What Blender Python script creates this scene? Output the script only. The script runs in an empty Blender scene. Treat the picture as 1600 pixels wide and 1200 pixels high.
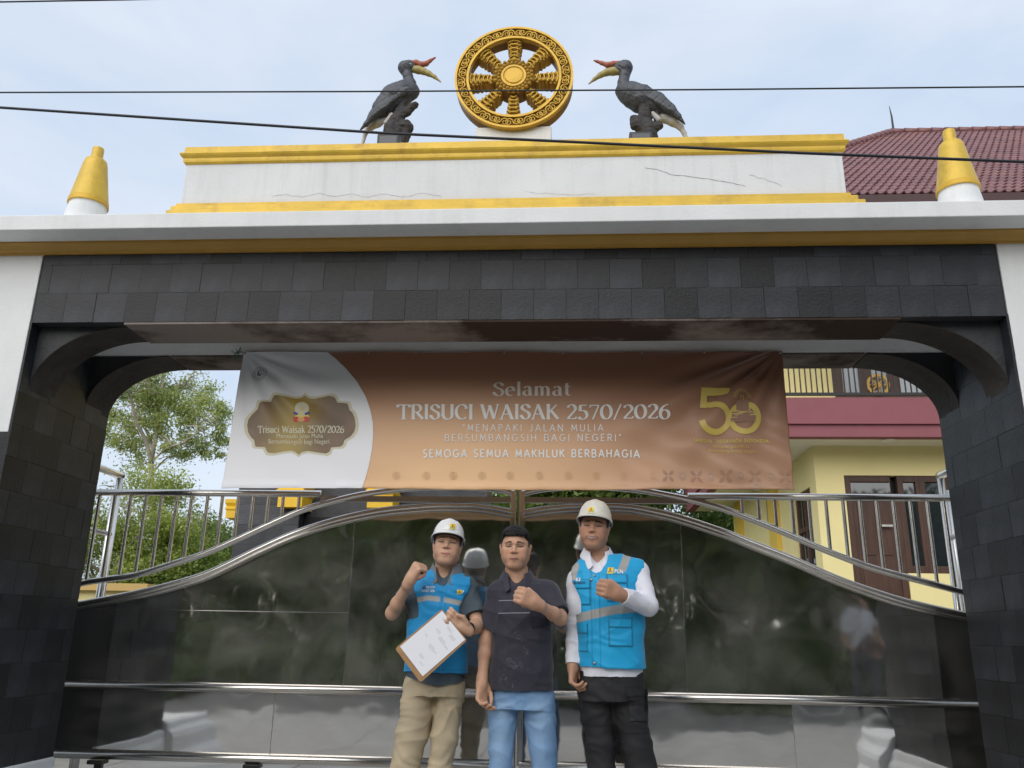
import bpy, bmesh, math, random
import numpy as np
from mathutils import Vector, Matrix
from mathutils.bvhtree import BVHTree

S = bpy.context.scene
COL = S.collection
rad = math.radians

# ------------------------------------------------------------------ camera
FPX, YAW, PITCH, ROLL, CAMH = 1300.0, rad(-3.81), rad(16.95), rad(1.0), 1.06
def _cam_axes():
    cy, sy, cp, sp = math.cos(YAW), math.sin(YAW), math.cos(PITCH), math.sin(PITCH)
    f = np.array([sy*cp, cy*cp, sp]); r = np.array([cy, -sy, 0.0]); u = np.cross(r, f)
    cr, sr = math.cos(ROLL), math.sin(ROLL)
    return cr*r+sr*u, -sr*r+cr*u, f
CR, CU, CF = _cam_axes()
CC = np.array([0.0, 0.0, CAMH])
cam = bpy.data.cameras.new('camera'); cam_o = bpy.data.objects.new('camera', cam); COL.objects.link(cam_o)
cam.sensor_width = 36.0; cam.lens = 36.0*FPX/1600.0; cam.clip_start = 0.05; cam.clip_end = 800
M = Matrix.Identity(4)
for i in range(3):
    M[i][0] = CR[i]; M[i][1] = CU[i]; M[i][2] = -CF[i]; M[i][3] = CC[i]
cam_o.matrix_world = M
S.camera = cam_o
def ray(px, py): return CR*(px-800)/FPX - CU*(py-600)/FPX + CF
def at(px, py, Y):                         # survey of the photograph: where a pixel lies on the upright plane y = Y
    d = ray(px, py); return CC + d*(Y/d[1])
def atX(px, py, X):
    d = ray(px, py); return CC + d*(X/d[0])
def atZ(px, py, Z):
    d = ray(px, py); return CC + d*((Z-CAMH)/d[2])

# ------------------------------------------------------------------ sky, sun, exposure
SUN_EL, SUN_AZ = rad(28), rad(198)         # azimuth clockwise from +Y: behind the camera, a little to its left
w = bpy.data.worlds.new('World'); S.world = w; w.use_nodes = True
nt = w.node_tree; nt.nodes.clear()
def N(nt, t, **kw):
    n = nt.nodes.new(t)
    for k, v in kw.items(): setattr(n, k, v)
    return n
out = N(nt, 'ShaderNodeOutputWorld'); bg = N(nt, 'ShaderNodeBackground'); bg.inputs[1].default_value = 0.10
sky = N(nt, 'ShaderNodeTexSky', sky_type='NISHITA'); sky.sun_disc = False
sky.sun_elevation = SUN_EL; sky.sun_rotation = SUN_AZ; sky.altitude = 50; sky.air_density = 1.2; sky.dust_density = 3.0
tc = N(nt, 'ShaderNodeTexCoord'); mp = N(nt, 'ShaderNodeMapping'); mp.inputs['Scale'].default_value = (1.0, 1.0, 2.6)
n1 = N(nt, 'ShaderNodeTexNoise'); n1.inputs['Scale'].default_value = 2.3; n1.inputs['Detail'].default_value = 6; n1.inputs['Roughness'].default_value = .55
n1.inputs['Distortion'].default_value = .5
cr = N(nt, 'ShaderNodeValToRGB'); cr.color_ramp.elements[0].position = .30; cr.color_ramp.elements[1].position = .72
cr.color_ramp.elements[0].color = (3.35, 4.05, 5.05, 1); cr.color_ramp.elements[1].color = (4.75, 5.1, 5.65, 1)
mx = N(nt, 'ShaderNodeMixRGB'); mx.inputs[0].default_value = .86
nt.links.new(tc.outputs['Generated'], mp.inputs[0]); nt.links.new(mp.outputs[0], n1.inputs[0]); nt.links.new(n1.outputs[0], cr.inputs[0])
nt.links.new(sky.outputs[0], mx.inputs[1]); nt.links.new(cr.outputs[0], mx.inputs[2]); nt.links.new(mx.outputs[0], bg.inputs[0]); nt.links.new(bg.outputs[0], out.inputs[0])
sl = bpy.data.lights.new('sun', 'SUN'); sl.energy = 1.5; sl.angle = rad(85); sl.color = (1, .96, .9)
so = bpy.data.objects.new('sun', sl); COL.objects.link(so)
sd = Vector((math.sin(SUN_AZ)*math.cos(SUN_EL), math.cos(SUN_AZ)*math.cos(SUN_EL), math.sin(SUN_EL)))
so.rotation_euler = sd.to_track_quat('Z', 'Y').to_euler(); so.location = (0, -10, 20)
S.view_settings.view_transform = 'Standard'; S.view_settings.look = 'None'; S.view_settings.exposure = 0.88
S.view_settings.gamma = 1; S.view_settings.use_curve_mapping = False
S.render.engine = 'CYCLES'; S.cycles.max_bounces = 6; S.cycles.glossy_bounces = 4; S.cycles.diffuse_bounces = 3
S.cycles.caustics_reflective = False; S.cycles.caustics_refractive = False
try: S.cycles.use_denoising = True
except Exception: pass

# ------------------------------------------------------------------ helpers
def put(o, parent=None):
    COL.objects.link(o)
    if parent is not None: o.parent = parent
    return o
def tag(o, label=None, cat=None, group=None, kind=None):
    if label: o['label'] = label
    if cat: o['category'] = cat
    if group: o['group'] = group
    if kind: o['kind'] = kind
    return o
def thing(name, label, cat, loc=(0, 0, 0), group=None):
    o = bpy.data.objects.new(name, None); COL.objects.link(o); o.location = loc; o.empty_display_size = .1
    return tag(o, label, cat, group)
class MB:
    """collects geometry; build() links it as one mesh object (world coordinates, parent offset removed)"""
    def __init__(s): s.v = []; s.f = []; s.c = []
    def add(s, v, f):
        n = len(s.v); s.v.extend([tuple(map(float, p)) for p in v]); s.f.extend([tuple(i+n for i in q) for q in f]); return s
    def box(s, x0, x1, y0, y1, z0, z1):
        return s.add([(x0,y0,z0),(x1,y0,z0),(x1,y1,z0),(x0,y1,z0),(x0,y0,z1),(x1,y0,z1),(x1,y1,z1),(x0,y1,z1)],
                     [(0,3,2,1),(4,5,6,7),(0,1,5,4),(1,2,6,5),(2,3,7,6),(3,0,4,7)])
    def prism(s, pts, off):                # closed polygon pts (3D, planar) extruded by vector off
        n = len(pts); off = np.array(off, float); P = [np.array(p, float) for p in pts]
        s.add(P+[p+off for p in P], [tuple(range(n)), tuple(range(2*n-1, n-1, -1))]+[(i, n+i, n+(i+1) % n, (i+1) % n) for i in range(n)])
        return s
    def tube(s, pts, r, n=10, caps=True, flat=None):
        P = [np.array(p, float) for p in pts]; m = len(P)
        R = r if hasattr(r, '__len__') else [r]*m
        T = []
        for i in range(m):
            t = P[min(i+1, m-1)]-P[max(i-1, 0)]; T.append(t/(np.linalg.norm(t)+1e-12))
        a = np.array([0, 0, 1.0]) if abs(T[0][2]) < .9 else np.array([1.0, 0, 0])
        u = np.cross(T[0], a); u /= np.linalg.norm(u); V = []
        for i in range(m):
            u = u-T[i]*(u@T[i]); u /= np.linalg.norm(u)+1e-12; v = np.cross(T[i], u)
            for k in range(n):
                an = 2*math.pi*k/n; V.append(P[i]+(u*math.cos(an)+v*math.sin(an))*R[i])
        F = [(i*n+k, i*n+(k+1) % n, (i+1)*n+(k+1) % n, (i+1)*n+k) for i in range(m-1) for k in range(n)]
        if caps: F += [tuple(range(n-1, -1, -1)), tuple((m-1)*n+k for k in range(n))]
        return s.add(V, F)
    def lathe(s, prof, c, n=32, ax='z'):   # prof: (r, h)
        V = []; cx, cy, cz = c
        for r, h in prof:
            for k in range(n):
                a = 2*math.pi*k/n
                V.append((cx+r*math.cos(a), cy+r*math.sin(a), cz+h) if ax == 'z' else (cx+r*math.cos(a), cy-h, cz+r*math.sin(a)))
        m = len(prof)
        F = [(i*n+k, i*n+(k+1) % n, (i+1)*n+(k+1) % n, (i+1)*n+k) for i in range(m-1) for k in range(n)]
        F += [tuple(range(n-1, -1, -1)), tuple((m-1)*n+k for k in range(n))]
        return s.add(V, F)
    def build(s, name, mat, parent=None, smooth=False, bevel=0, colors=None, sharp=None):
        return mesh(name, s.v, s.f, mat, parent, smooth, bevel, colors, sharp)
def mesh(name, V, F, mat, parent=None, smooth=False, bevel=0, colors=None, sharp=None):
    me = bpy.data.meshes.new(name)
    if isinstance(F, np.ndarray):
        V = np.asarray(V, np.float32); n = len(V); m, kk = F.shape
        me.vertices.add(n); me.vertices.foreach_set('co', V.ravel())
        me.loops.add(m*kk); me.loops.foreach_set('vertex_index', F.astype(np.int32).ravel())
        me.polygons.add(m); me.polygons.foreach_set('loop_start', np.arange(m, dtype=np.int32)*kk)
        try: me.polygons.foreach_set('loop_total', np.full(m, kk, np.int32))
        except Exception: pass
        me.update(calc_edges=True); me.validate()
    else:
        me.from_pydata([tuple(p) for p in V], [], F)
        me.update()
    if smooth: me.polygons.foreach_set('use_smooth', np.ones(len(me.polygons), bool))
    if sharp is not None:
        bm = bmesh.new(); bm.from_mesh(me); bmesh.ops.recalc_face_normals(bm, faces=bm.faces)
        for e in bm.edges:
            if len(e.link_faces) == 2 and e.calc_face_angle(0) > rad(sharp): e.smooth = False
        bm.to_mesh(me); bm.free()
    if colors is not None:
        ca = me.color_attributes.new('Col', 'FLOAT_COLOR', 'POINT')
        cc = np.ones((len(me.vertices), 4), np.float32); cc[:, :3] = colors
        ca.data.foreach_set('color', cc.ravel())
    if mat is not None: me.materials.append(mat)
    o = bpy.data.objects.new(name, me); put(o, parent)
    if parent is not None:
        p = parent; off = Vector((0, 0, 0))
        while p is not None: off += p.location; p = p.parent
        if off.length > 0: me.transform(Matrix.Translation(-off))
    if bevel:
        b = o.modifiers.new('b', 'BEVEL'); b.width = bevel; b.segments = 2; b.limit_method = 'ANGLE'; b.angle_limit = rad(40)
    return o

MATS = {}
def mat(name, col=(.5, .5, .5), rough=.7, metal=0., var=0., vs=6., bump=0., bs=40., spec=.5, col2=None, attr=False, rand=0., sub=0., coat=0., stain=None, detail=6, sheen=0., stretch=None):
    m = bpy.data.materials.new(name); m.use_nodes = True; nt = m.node_tree; b = nt.nodes['Principled BSDF']; L = nt.links
    b.inputs['Roughness'].default_value = rough; b.inputs['Metallic'].default_value = metal
    b.inputs['Specular IOR Level'].default_value = spec
    if coat: b.inputs['Coat Weight'].default_value = coat; b.inputs['Coat Roughness'].default_value = .15
    if sheen: b.inputs['Sheen Weight'].default_value = sheen
    if sub: b.inputs['Subsurface Weight'].default_value = sub; b.inputs['Subsurface Radius'].default_value = (.012, .005, .003); b.inputs['Subsurface Scale'].default_value = 1
    tc = N(nt, 'ShaderNodeTexCoord'); src = tc.outputs['Object']
    if stretch:
        mp = N(nt, 'ShaderNodeMapping'); mp.inputs['Scale'].default_value = stretch; L.new(src, mp.inputs[0]); src = mp.outputs[0]
    c = None
    if attr:
        a = N(nt, 'ShaderNodeVertexColor'); a.layer_name = 'Col'; c = a.outputs[0]
    else:
        rgb = N(nt, 'ShaderNodeRGB'); rgb.outputs[0].default_value = (*col, 1); c = rgb.outputs[0]
    if var:
        n = N(nt, 'ShaderNodeTexNoise'); n.inputs['Scale'].default_value = vs; n.inputs['Detail'].default_value = detail; n.inputs['Roughness'].default_value = .62
        L.new(src, n.inputs[0])
        if col2 is None:
            mr = N(nt, 'ShaderNodeMapRange'); mr.inputs[1].default_value = .3; mr.inputs[2].default_value = .7; mr.inputs[3].default_value = 1-var; mr.inputs[4].default_value = 1+var
            L.new(n.outputs[0], mr.inputs[0])
            mm = N(nt, 'ShaderNodeVectorMath', operation='SCALE'); L.new(c, mm.inputs[0]); L.new(mr.outputs[0], mm.inputs['Scale']); c = mm.outputs[0]
        else:
            r = N(nt, 'ShaderNodeValToRGB'); r.color_ramp.elements[0].position = .5-var*.5; r.color_ramp.elements[1].position = .5+var*.5
            r.color_ramp.elements[0].color = (*col, 1); r.color_ramp.elements[1].color = (*col2, 1); L.new(n.outputs[0], r.inputs[0]); c = r.outputs[0]
    if stain:                              # dirt streaks: (colour, amount, scale)
        mp = N(nt, 'ShaderNodeMapping'); mp.inputs['Scale'].default_value = stain[2]; L.new(tc.outputs['Object'], mp.inputs[0])
        n = N(nt, 'ShaderNodeTexNoise'); n.inputs['Scale'].default_value = 1; n.inputs['Detail'].default_value = 8; n.inputs['Roughness'].default_value = .7; L.new(mp.outputs[0], n.inputs[0])
        r = N(nt, 'ShaderNodeMapRange'); r.inputs[1].default_value = .5; r.inputs[2].default_value = .78; r.inputs[4].default_value = stain[1]; L.new(n.outputs[0], r.inputs[0])
        x = N(nt, 'ShaderNodeMixRGB'); L.new(r.outputs[0], x.inputs[0]); L.new(c, x.inputs[1]); x.inputs[2].default_value = (*stain[0], 1); c = x.outputs[0]
    if rand:
        oi = N(nt, 'ShaderNodeObjectInfo'); mr = N(nt, 'ShaderNodeMapRange'); mr.inputs[3].default_value = 1-rand; mr.inputs[4].default_value = 1+rand
        L.new(oi.outputs['Random'], mr.inputs[0])
        mm = N(nt, 'ShaderNodeVectorMath', operation='SCALE'); L.new(c, mm.inputs[0]); L.new(mr.outputs[0], mm.inputs['Scale']); c = mm.outputs[0]
    L.new(c, b.inputs['Base Color'])
    if bump:
        n = N(nt, 'ShaderNodeTexNoise'); n.inputs['Scale'].default_value = bs; n.inputs['Detail'].default_value = 5; L.new(src, n.inputs[0])
        bp = N(nt, 'ShaderNodeBump'); bp.inputs['Strength'].default_value = bump; bp.inputs['Distance'].default_value = .01
        L.new(n.outputs[0], bp.inputs['Height']); L.new(bp.outputs[0], b.inputs['Normal'])
    MATS[name] = m
    return m

# numpy value noise
def _h(ix, iy, iz, seed):
    h = (ix.astype(np.int64)*374761393+iy.astype(np.int64)*668265263+iz.astype(np.int64)*2147483647+seed*974634777) & 0xffffffff
    h = ((h ^ (h >> 13))*1274126177) & 0xffffffff; h = h ^ (h >> 16)
    return (h & 0xffffff)/float(0xffffff)*2-1
def noise3(P, seed=0):
    P = np.asarray(P, float); I = np.floor(P).astype(np.int64); f = P-I; f = f*f*f*(f*(f*6-15)+10); r = 0
    for dx in (0, 1):
        for dy in (0, 1):
            for dz in (0, 1):
                wgt = (f[:, 0] if dx else 1-f[:, 0])*(f[:, 1] if dy else 1-f[:, 1])*(f[:, 2] if dz else 1-f[:, 2])
                r = r+wgt*_h(I[:, 0]+dx, I[:, 1]+dy, I[:, 2]+dz, seed)
    return r

# ---- implicit surfaces on a rectilinear grid, meshed with surface nets
def axis(*segs):
    out = []
    for a, b, st in segs:
        n = max(2, int(round((b-a)/st))+1); x = np.linspace(a, b, n)
        out.extend(x if not out else x[1:])
    return np.array(out, np.float32)
class Vol:
    def __init__(s, xs, ys, zs):
        s.a = (xs, ys, zs); s.d = np.full((len(xs), len(ys), len(zs)), .2, np.float32)
    def _sl(s, lo, hi):
        sl = []
        for ax, l, h in zip(s.a, lo, hi):
            i = np.searchsorted(ax, l); j = np.searchsorted(ax, h); i = max(0, i-1); j = min(len(ax), j+1)
            if j <= i: return None
            sl.append(slice(i, j))
        return tuple(sl)
    def grid(s, sl):
        return (s.a[0][sl[0]][:, None, None], s.a[1][sl[1]][None, :, None], s.a[2][sl[2]][None, None, :])
    def op(s, fn, lo, hi, k=.01, mode='u'):
        sl = s._sl([l-k-.012 for l in lo], [h+k+.012 for h in hi])
        if sl is None: return
        X, Y, Z = s.grid(sl); b = fn(X, Y, Z).astype(np.float32); a = s.d[sl]
        if mode == 'u':
            h = np.maximum(k-np.abs(a-b), 0)/k; s.d[sl] = np.minimum(a, b)-h*h*k*.25
        elif mode == 's':
            b = -b; h = np.maximum(k-np.abs(a-b), 0)/k; s.d[sl] = np.maximum(a, b)+h*h*k*.25
    def cone(s, a, b, ra, rb, k=.01, mode='u', flat=None):
        a = np.array(a, float); b = np.array(b, float); r = max(ra, rb)
        ab = b-a; L2 = ab@ab+1e-12
        def fn(X, Y, Z):
            t = np.clip(((X-a[0])*ab[0]+(Y-a[1])*ab[1]+(Z-a[2])*ab[2])/L2, 0, 1)
            dx = X-(a[0]+t*ab[0]); dy = Y-(a[1]+t*ab[1]); dz = Z-(a[2]+t*ab[2])
            return np.sqrt(dx*dx+dy*dy+dz*dz)-(ra+(rb-ra)*t)
        s.op(fn, np.minimum(a, b)-r, np.maximum(a, b)+r, k, mode)
    def ell(s, c, r, k=.01, mode='u', Rm=None):
        c = np.array(c, float); Rm = np.eye(3) if Rm is None else Rm; r = np.array(r, float); m = float(max(r)); mn = float(min(r))
        def fn(X, Y, Z):
            dx, dy, dz = X-c[0], Y-c[1], Z-c[2]
            q = [(Rm[0][i]*dx+Rm[1][i]*dy+Rm[2][i]*dz)/r[i] for i in range(3)]
            l = np.sqrt(q[0]**2+q[1]**2+q[2]**2)
            g = np.sqrt((q[0]/r[0])**2+(q[1]/r[1])**2+(q[2]/r[2])**2)+1e-6
            return np.where(l < .05, -mn, l*(l-1)/g)
        s.op(fn, c-m, c+m, k, mode)
    def mesh(s):
        d = s.d; nx, ny, nz = d.shape; sg = d < 0
        c = sg[:-1, :-1, :-1].astype(np.uint8)
        for dx, dy, dz in [(1,0,0),(0,1,0),(0,0,1),(1,1,0),(1,0,1),(0,1,1),(1,1,1)]:
            c = c+sg[dx:nx-1+dx, dy:ny-1+dy, dz:nz-1+dz]
        act = (c > 0) & (c < 8); I = np.argwhere(act); idx = np.full(act.shape, -1, np.int64); idx[act] = np.arange(len(I))
        acc = np.zeros((len(I), 3)); cnt = np.zeros(len(I))
        cn = [(0,0,0),(1,0,0),(0,1,0),(1,1,0),(0,0,1),(1,0,1),(0,1,1),(1,1,1)]
        vals = {q: d[I[:, 0]+q[0], I[:, 1]+q[1], I[:, 2]+q[2]] for q in cn}
        for q in cn:
            for ax in range(3):
                if q[ax]: continue
                p = list(q); p[ax] = 1; p = tuple(p); a, b = vals[q], vals[p]; m = (a < 0) != (b < 0)
                t = np.where(m, a/(a-b+1e-20), 0); pos = np.zeros((len(I), 3)); 
                for k in range(3): pos[:, k] = q[k]+(t if k == ax else 0)
                acc[m] += pos[m]; cnt[m] += 1
        f = acc/cnt[:, None]; V = np.zeros((len(I), 3))
        for k in range(3):
            A = s.a[k]; V[:, k] = A[I[:, k]]+f[:, k]*(A[np.minimum(I[:, k]+1, len(A)-1)]-A[I[:, k]])
        F = []
        for ax in range(3):
            sl0 = [slice(None)]*3; sl1 = [slice(None)]*3; sl0[ax] = slice(0, -1); sl1[ax] = slice(1, None)
            a, b = sg[tuple(sl0)], sg[tuple(sl1)]; E = np.argwhere(a != b); u, v = (ax+1) % 3, (ax+2) % 3
            ok = (E[:, u] > 0) & (E[:, v] > 0) & (E[:, u] < d.shape[u]-1) & (E[:, v] < d.shape[v]-1); E = E[ok]
            q = []
            for du, dv in ((-1,-1),(0,-1),(0,0),(-1,0)):
                G = E.copy(); G[:, u] += du; G[:, v] += dv; q.append(idx[G[:, 0], G[:, 1], G[:, 2]])
            q = np.stack(q, 1); fl = ~a[E[:, 0], E[:, 1], E[:, 2]]; q[fl] = q[fl][:, ::-1]; F.append(q)
        return V, np.concatenate(F).astype(np.int32)
def vnormals(V, F):
    a, b, c, d = (V[F[:, i]] for i in range(4)); n = np.cross(c-a, d-b); out = np.zeros_like(V)
    for i in range(4): np.add.at(out, F[:, i], n)
    return out/(np.linalg.norm(out, axis=1, keepdims=True)+1e-12)
def sstep(x, a, b):
    t = np.clip((x-a)/(b-a), 0, 1); return t*t*(3-2*t)
# ------------------------------------------------------------------ materials
M_white = mat('white_plaster', (.80, .81, .81), .75, var=.05, vs=3, bump=.15, bs=60, stain=((.42, .42, .40), .35, (5, 5, .8)))
M_whiteb = mat('white_plaster_beam', (.86, .85, .84), .75, var=.05, vs=5, bump=.15, bs=60, stain=((.40, .37, .33), .4, (2, 5, 6)))
M_gold = mat('gold_paint', (.68, .45, .05), .42, metal=.15, var=.12, vs=6, bump=.2, bs=40, stain=((.30, .17, .03), .7, (8, 8, 5)))
M_yel = mat('yellow_paint', (.50, .28, .05), .5, var=.08, vs=5, bump=.1, bs=60, stain=((.42, .24, .05), .4, (1.5, 6, 8)))
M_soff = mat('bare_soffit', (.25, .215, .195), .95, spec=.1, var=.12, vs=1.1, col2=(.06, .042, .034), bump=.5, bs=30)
M_stone = mat('black_andesite', (.0165, .018, .022), .48, var=.35, vs=7, bump=.2, bs=60, rand=.6, spec=.4, stain=((.05, .054, .064), .5, (5, 5, 2.5)))
M_stone2 = mat('dark_render', (.022, .022, .024), .8, var=.2, vs=6, bump=.3, bs=50)
M_steel = mat('stainless_tube', (.74, .71, .67), .23, metal=1., var=.06, vs=12, bump=.04, bs=18)
M_black = mat('black_plastic', (.012, .012, .014), .4)

# ------------------------------------------------------------------ ground, road
def noise_grid(x0, x1, y0, y1, nx, ny, z, amp, sc, seed=1):
    xs = np.linspace(x0, x1, nx); ys = np.linspace(y0, y1, ny); X, Y = np.meshgrid(xs, ys, indexing='ij')
    P = np.stack([X.ravel(), Y.ravel(), np.zeros(X.size)], 1)
    P[:, 2] = z+amp*noise3(P*sc, seed)
    i, j = np.meshgrid(np.arange(nx-1), np.arange(ny-1), indexing='ij'); a = (i*ny+j).ravel()
    return P, np.stack([a, a+ny, a+ny+1, a+1], 1).astype(np.int32)
M_ground = mat('soil', (.12, .11, .06), .95, var=.4, vs=1.5, col2=(.06, .09, .03), bump=.6, bs=12)
M_asph = mat('asphalt', (.085, .083, .08), .9, var=.25, vs=2, bump=.6, bs=150, stain=((.16, .15, .14), .5, (.6, .6, .6)))
M_conc = mat('concrete', (.36, .345, .32), .9, var=.2, vs=2.5, bump=.4, bs=80, stain=((.14, .13, .11), .6, (1.3, 1.3, 1)))
M_grass = mat('grass_blade', attr=True, rough=.7)
tag(MB().box(-300, 300, -300, 300, -.5, -.02).build('ground', M_ground), kind='structure')
m = MB()
for i in range(-5, 6):
    for j in range(-1, 9): m.box(i*1.5-.745, i*1.5+.745, j*1.5+.255, j*1.5+1.745, -.02, .0)
tag(m.build('driveway', M_conc, bevel=.004), 'pale concrete driveway slabs', kind='structure')
tag(MB().box(-60, 60, -7.2, -1.3, -.02, -.008).build('road', M_asph), kind='structure')
m = MB()
for i in range(40): m.box(-59.5+i*3, -58+i*3, -4.32, -4.2, -.008, -.004)
tag(m.build('road_marking', mat('road_paint', (.55, .55, .53), .8, var=.2, vs=8)), kind='structure')
P, F = noise_grid(-60, 60, -40, -7.2, 90, 30, .05, .12, .4)
tag(mesh('verge', P, F, M_ground, smooth=True), kind='structure')

def leaf_mesh(name, C, size, parent, seed, base=(.06, .11, .025), tip=(.16, .20, .05), flat=.5, matn=None, kind=None, aspect=.45):
    rg = np.random.default_rng(seed); n = len(C); C = np.asarray(C)
    d = rg.normal(size=(n, 3)); d /= np.linalg.norm(d, axis=1, keepdims=True)
    u = rg.normal(size=(n, 3)); u[:, 2] -= .3; u = u-d*(u*d).sum(1, keepdims=True); u /= np.linalg.norm(u, axis=1, keepdims=True)
    sdir = np.cross(d, u); s = size*rg.uniform(.6, 1.35, (n, 1))
    a = C-u*s*.5; b = C+sdir*s*aspect*.5+d*s*.08; c = C+u*s*.5; e = C-sdir*s*aspect*.5+d*s*.08
    V = np.stack([a, b, c, e], 1).reshape(-1, 3); F = np.arange(4*n).reshape(-1, 4)
    cl = noise3(C*.9, seed)[:, None]*.35+.5+rg.normal(size=(n, 1))*.22; cl = np.clip(cl, 0, 1)
    col = np.array(base)*(1-cl)+np.array(tip)*cl
    o = mesh(name, V, F, matn or M_leaf, parent, colors=np.repeat(col, 4, 0))
    if kind: o['kind'] = kind
    return o
M_leaf = bpy.data.materials.new('leaf'); M_leaf.use_nodes = True
nt = M_leaf.node_tree; b = nt.nodes['Principled BSDF']; b.inputs['Roughness'].default_value = .5
vc = N(nt, 'ShaderNodeVertexColor'); vc.layer_name = 'Col'; nt.links.new(vc.outputs[0], b.inputs['Base Color'])
tr = N(nt, 'ShaderNodeBsdfTranslucent'); nt.links.new(vc.outputs[0], tr.inputs[0]); ms = N(nt, 'ShaderNodeMixShader'); ms.inputs[0].default_value = .4
nt.links.new(b.outputs[0], ms.inputs[1]); nt.links.new(tr.outputs[0], ms.inputs[2]); nt.links.new(ms.outputs[0], nt.nodes['Material Output'].inputs[0])
M_bark = mat('bark', (.20, .17, .13), .9, var=.35, vs=9, bump=.7, bs=30)
M_barkp = mat('pale_bark', (.42, .37, .30), .85, var=.3, vs=6, bump=.5, bs=30, stretch=(1, 1, .3))

def tree(name, label, group, base, height, spread, seed, nleaf, leafsize, crown_z=.35, bark=None, r0=.16, blob=1., cols=((.045, .085, .02), (.13, .19, .045)), lean=(0, 0), depth=4, droop=0.):
    rg = random.Random(seed); o = thing(name, label, 'tree', base, group)
    tb = MB(); tips = []; base = np.array(base, float)
    def grow(p, d, L, r, lev):
        n = 5; pts = [p.copy()]; q = p.copy(); dd = d.copy()
        for i in range(n):
            dd = dd+np.array([rg.gauss(0, .10), rg.gauss(0, .10), rg.gauss(.02-droop*lev*.05, .06)]); dd /= np.linalg.norm(dd); q = q+dd*L/n; pts.append(q.copy())
            if lev >= 2: tips.append(q.copy())
        tb.tube(pts, [r*(1-.5*i/n) for i in range(n+1)], 7 if lev < 2 else 4, caps=lev < 2)
        if lev >= depth: return
        k = rg.choice((3, 4)) if lev else 6
        for i in range(k):
            t = rg.uniform(.45, 1) if lev else rg.uniform(crown_z, 1); j = min(n, max(1, int(t*n+.5))); an = rg.uniform(0, 6.283)
            side = np.array([math.cos(an), math.sin(an), rg.uniform(.1, .7)]); side /= np.linalg.norm(side)
            nd = dd*.45+side*.9*spread; nd /= np.linalg.norm(nd)
            grow(pts[j], nd, L*rg.uniform(.5, .72), r*.5*(1-.3*t), lev+1)
    d0 = np.array([lean[0], lean[1], 1.0]); d0 /= np.linalg.norm(d0)
    grow(base, d0, height*.62, r0, 0)
    tb.build('trunk', bark or M_bark, o, smooth=True)
    T = np.array(tips); rr = np.random.default_rng(seed)
    C = T[rr.integers(0, len(T), nleaf)]+rr.normal(size=(nleaf, 3))*np.array([.28, .28, .20])*blob*height/8
    C = C[C[:, 2] > .3]
    leaf_mesh('crown', C, leafsize, o, seed, *cols)
    return o

# ------------------------------------------------------------------ gateway
XL, XR, YF, YB = -2.85, 2.19, 4.0, 4.87
ZB, ZT = 2.63, 3.03
gw = thing('entrance_gateway', 'white and gold gateway faced in black stone tiles, spanning the photo', 'gateway')
T = .012
m = MB(); m.box(-6.2, XL-T, YF, YB, 2.03, ZT); m.build('wall', M_white, gw, bevel=.004)
m = MB(); m.box(XR+T, 5.4, YF, YB, 1.95, ZT); m.build('wall', M_white, gw, bevel=.004)
m = MB(); m.box(-6.2, XL-T, YF+T, YB, 0, 2.03); m.build('pillar', M_stone2, gw)
m = MB(); m.box(XR+T, 5.4, YF+T, YB, 0, 1.95); m.build('pillar', M_stone2, gw)
m = MB(); m.box(XL-T, XR+T, YF+T, 4.30, ZB+.003, ZT-.003); m.build('beam_core', M_stone2, gw)
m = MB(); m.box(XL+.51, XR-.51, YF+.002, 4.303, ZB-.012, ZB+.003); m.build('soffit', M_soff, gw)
m = MB(); m.box(XL, XR, 4.605, 4.87, 2.652, 3.0); m.build('rear_beam', M_whiteb, gw, bevel=.006)
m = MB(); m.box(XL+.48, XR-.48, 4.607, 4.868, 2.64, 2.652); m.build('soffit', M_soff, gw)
# curved corner brackets
def bracket(side, y0, y1, ztop, W, Hh, mt):
    """plate between reveal and soffit whose lower edge is a wide curve"""
    n = 18; pts = []
    for i in range(n+1):
        t = i/n*math.pi/2
        pts.append((W*(1-math.cos(t))**0.80 if False else W*(1-math.cos(t)), Hh*(1-math.sin(t))))
    # pts from (0,Hh) [on reveal, lowest] to (W,0) [on soffit]
    X = (lambda a: XL+a) if side < 0 else (lambda a: XR-a)
    poly = [(X(0), y0, ztop)]+[(X(a), y0, ztop-h) for a, h in pts]
    b = MB(); b.prism(poly, (0, y1-y0, 0)); b.build('bracket', mt, gw)
    c = MB(); c2 = []
    for i in range(n):
        (a, h), (a2, h2) = pts[i], pts[i+1]
        c.add([(X(a), y0-.004, ztop-h-.003), (X(a2), y0-.004, ztop-h2-.003), (X(a2), y1+.004, ztop-h2-.003), (X(a), y1+.004, ztop-h-.003),
               (X(a), y0-.004, ztop-h+.004), (X(a2), y0-.004, ztop-h2+.004), (X(a2), y1+.004, ztop-h2+.004), (X(a), y1+.004, ztop-h+.004)],
              [(0, 1, 2, 3), (4, 7, 6, 5), (0, 4, 5, 1), (3, 2, 6, 7), (0, 3, 7, 4), (1, 5, 6, 2)])
    c.build('bracket_soffit', M_brk, gw)
M_brk = mat('bracket_soffit', (.040, .034, .030), .85, var=.45, vs=7, bump=.6, bs=35)
M_spand = mat('bracket_face', (.035, .037, .042), .6, var=.3, vs=7, bump=.4, bs=45)
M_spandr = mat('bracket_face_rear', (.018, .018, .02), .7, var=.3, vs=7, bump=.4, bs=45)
for sd in (-1, 1):
    bracket(sd, 4.075, 4.30, ZB, .50, .36, M_spand)
    bracket(sd, 4.61, 4.865, 2.645, .47, .32, M_spandr)
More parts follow.
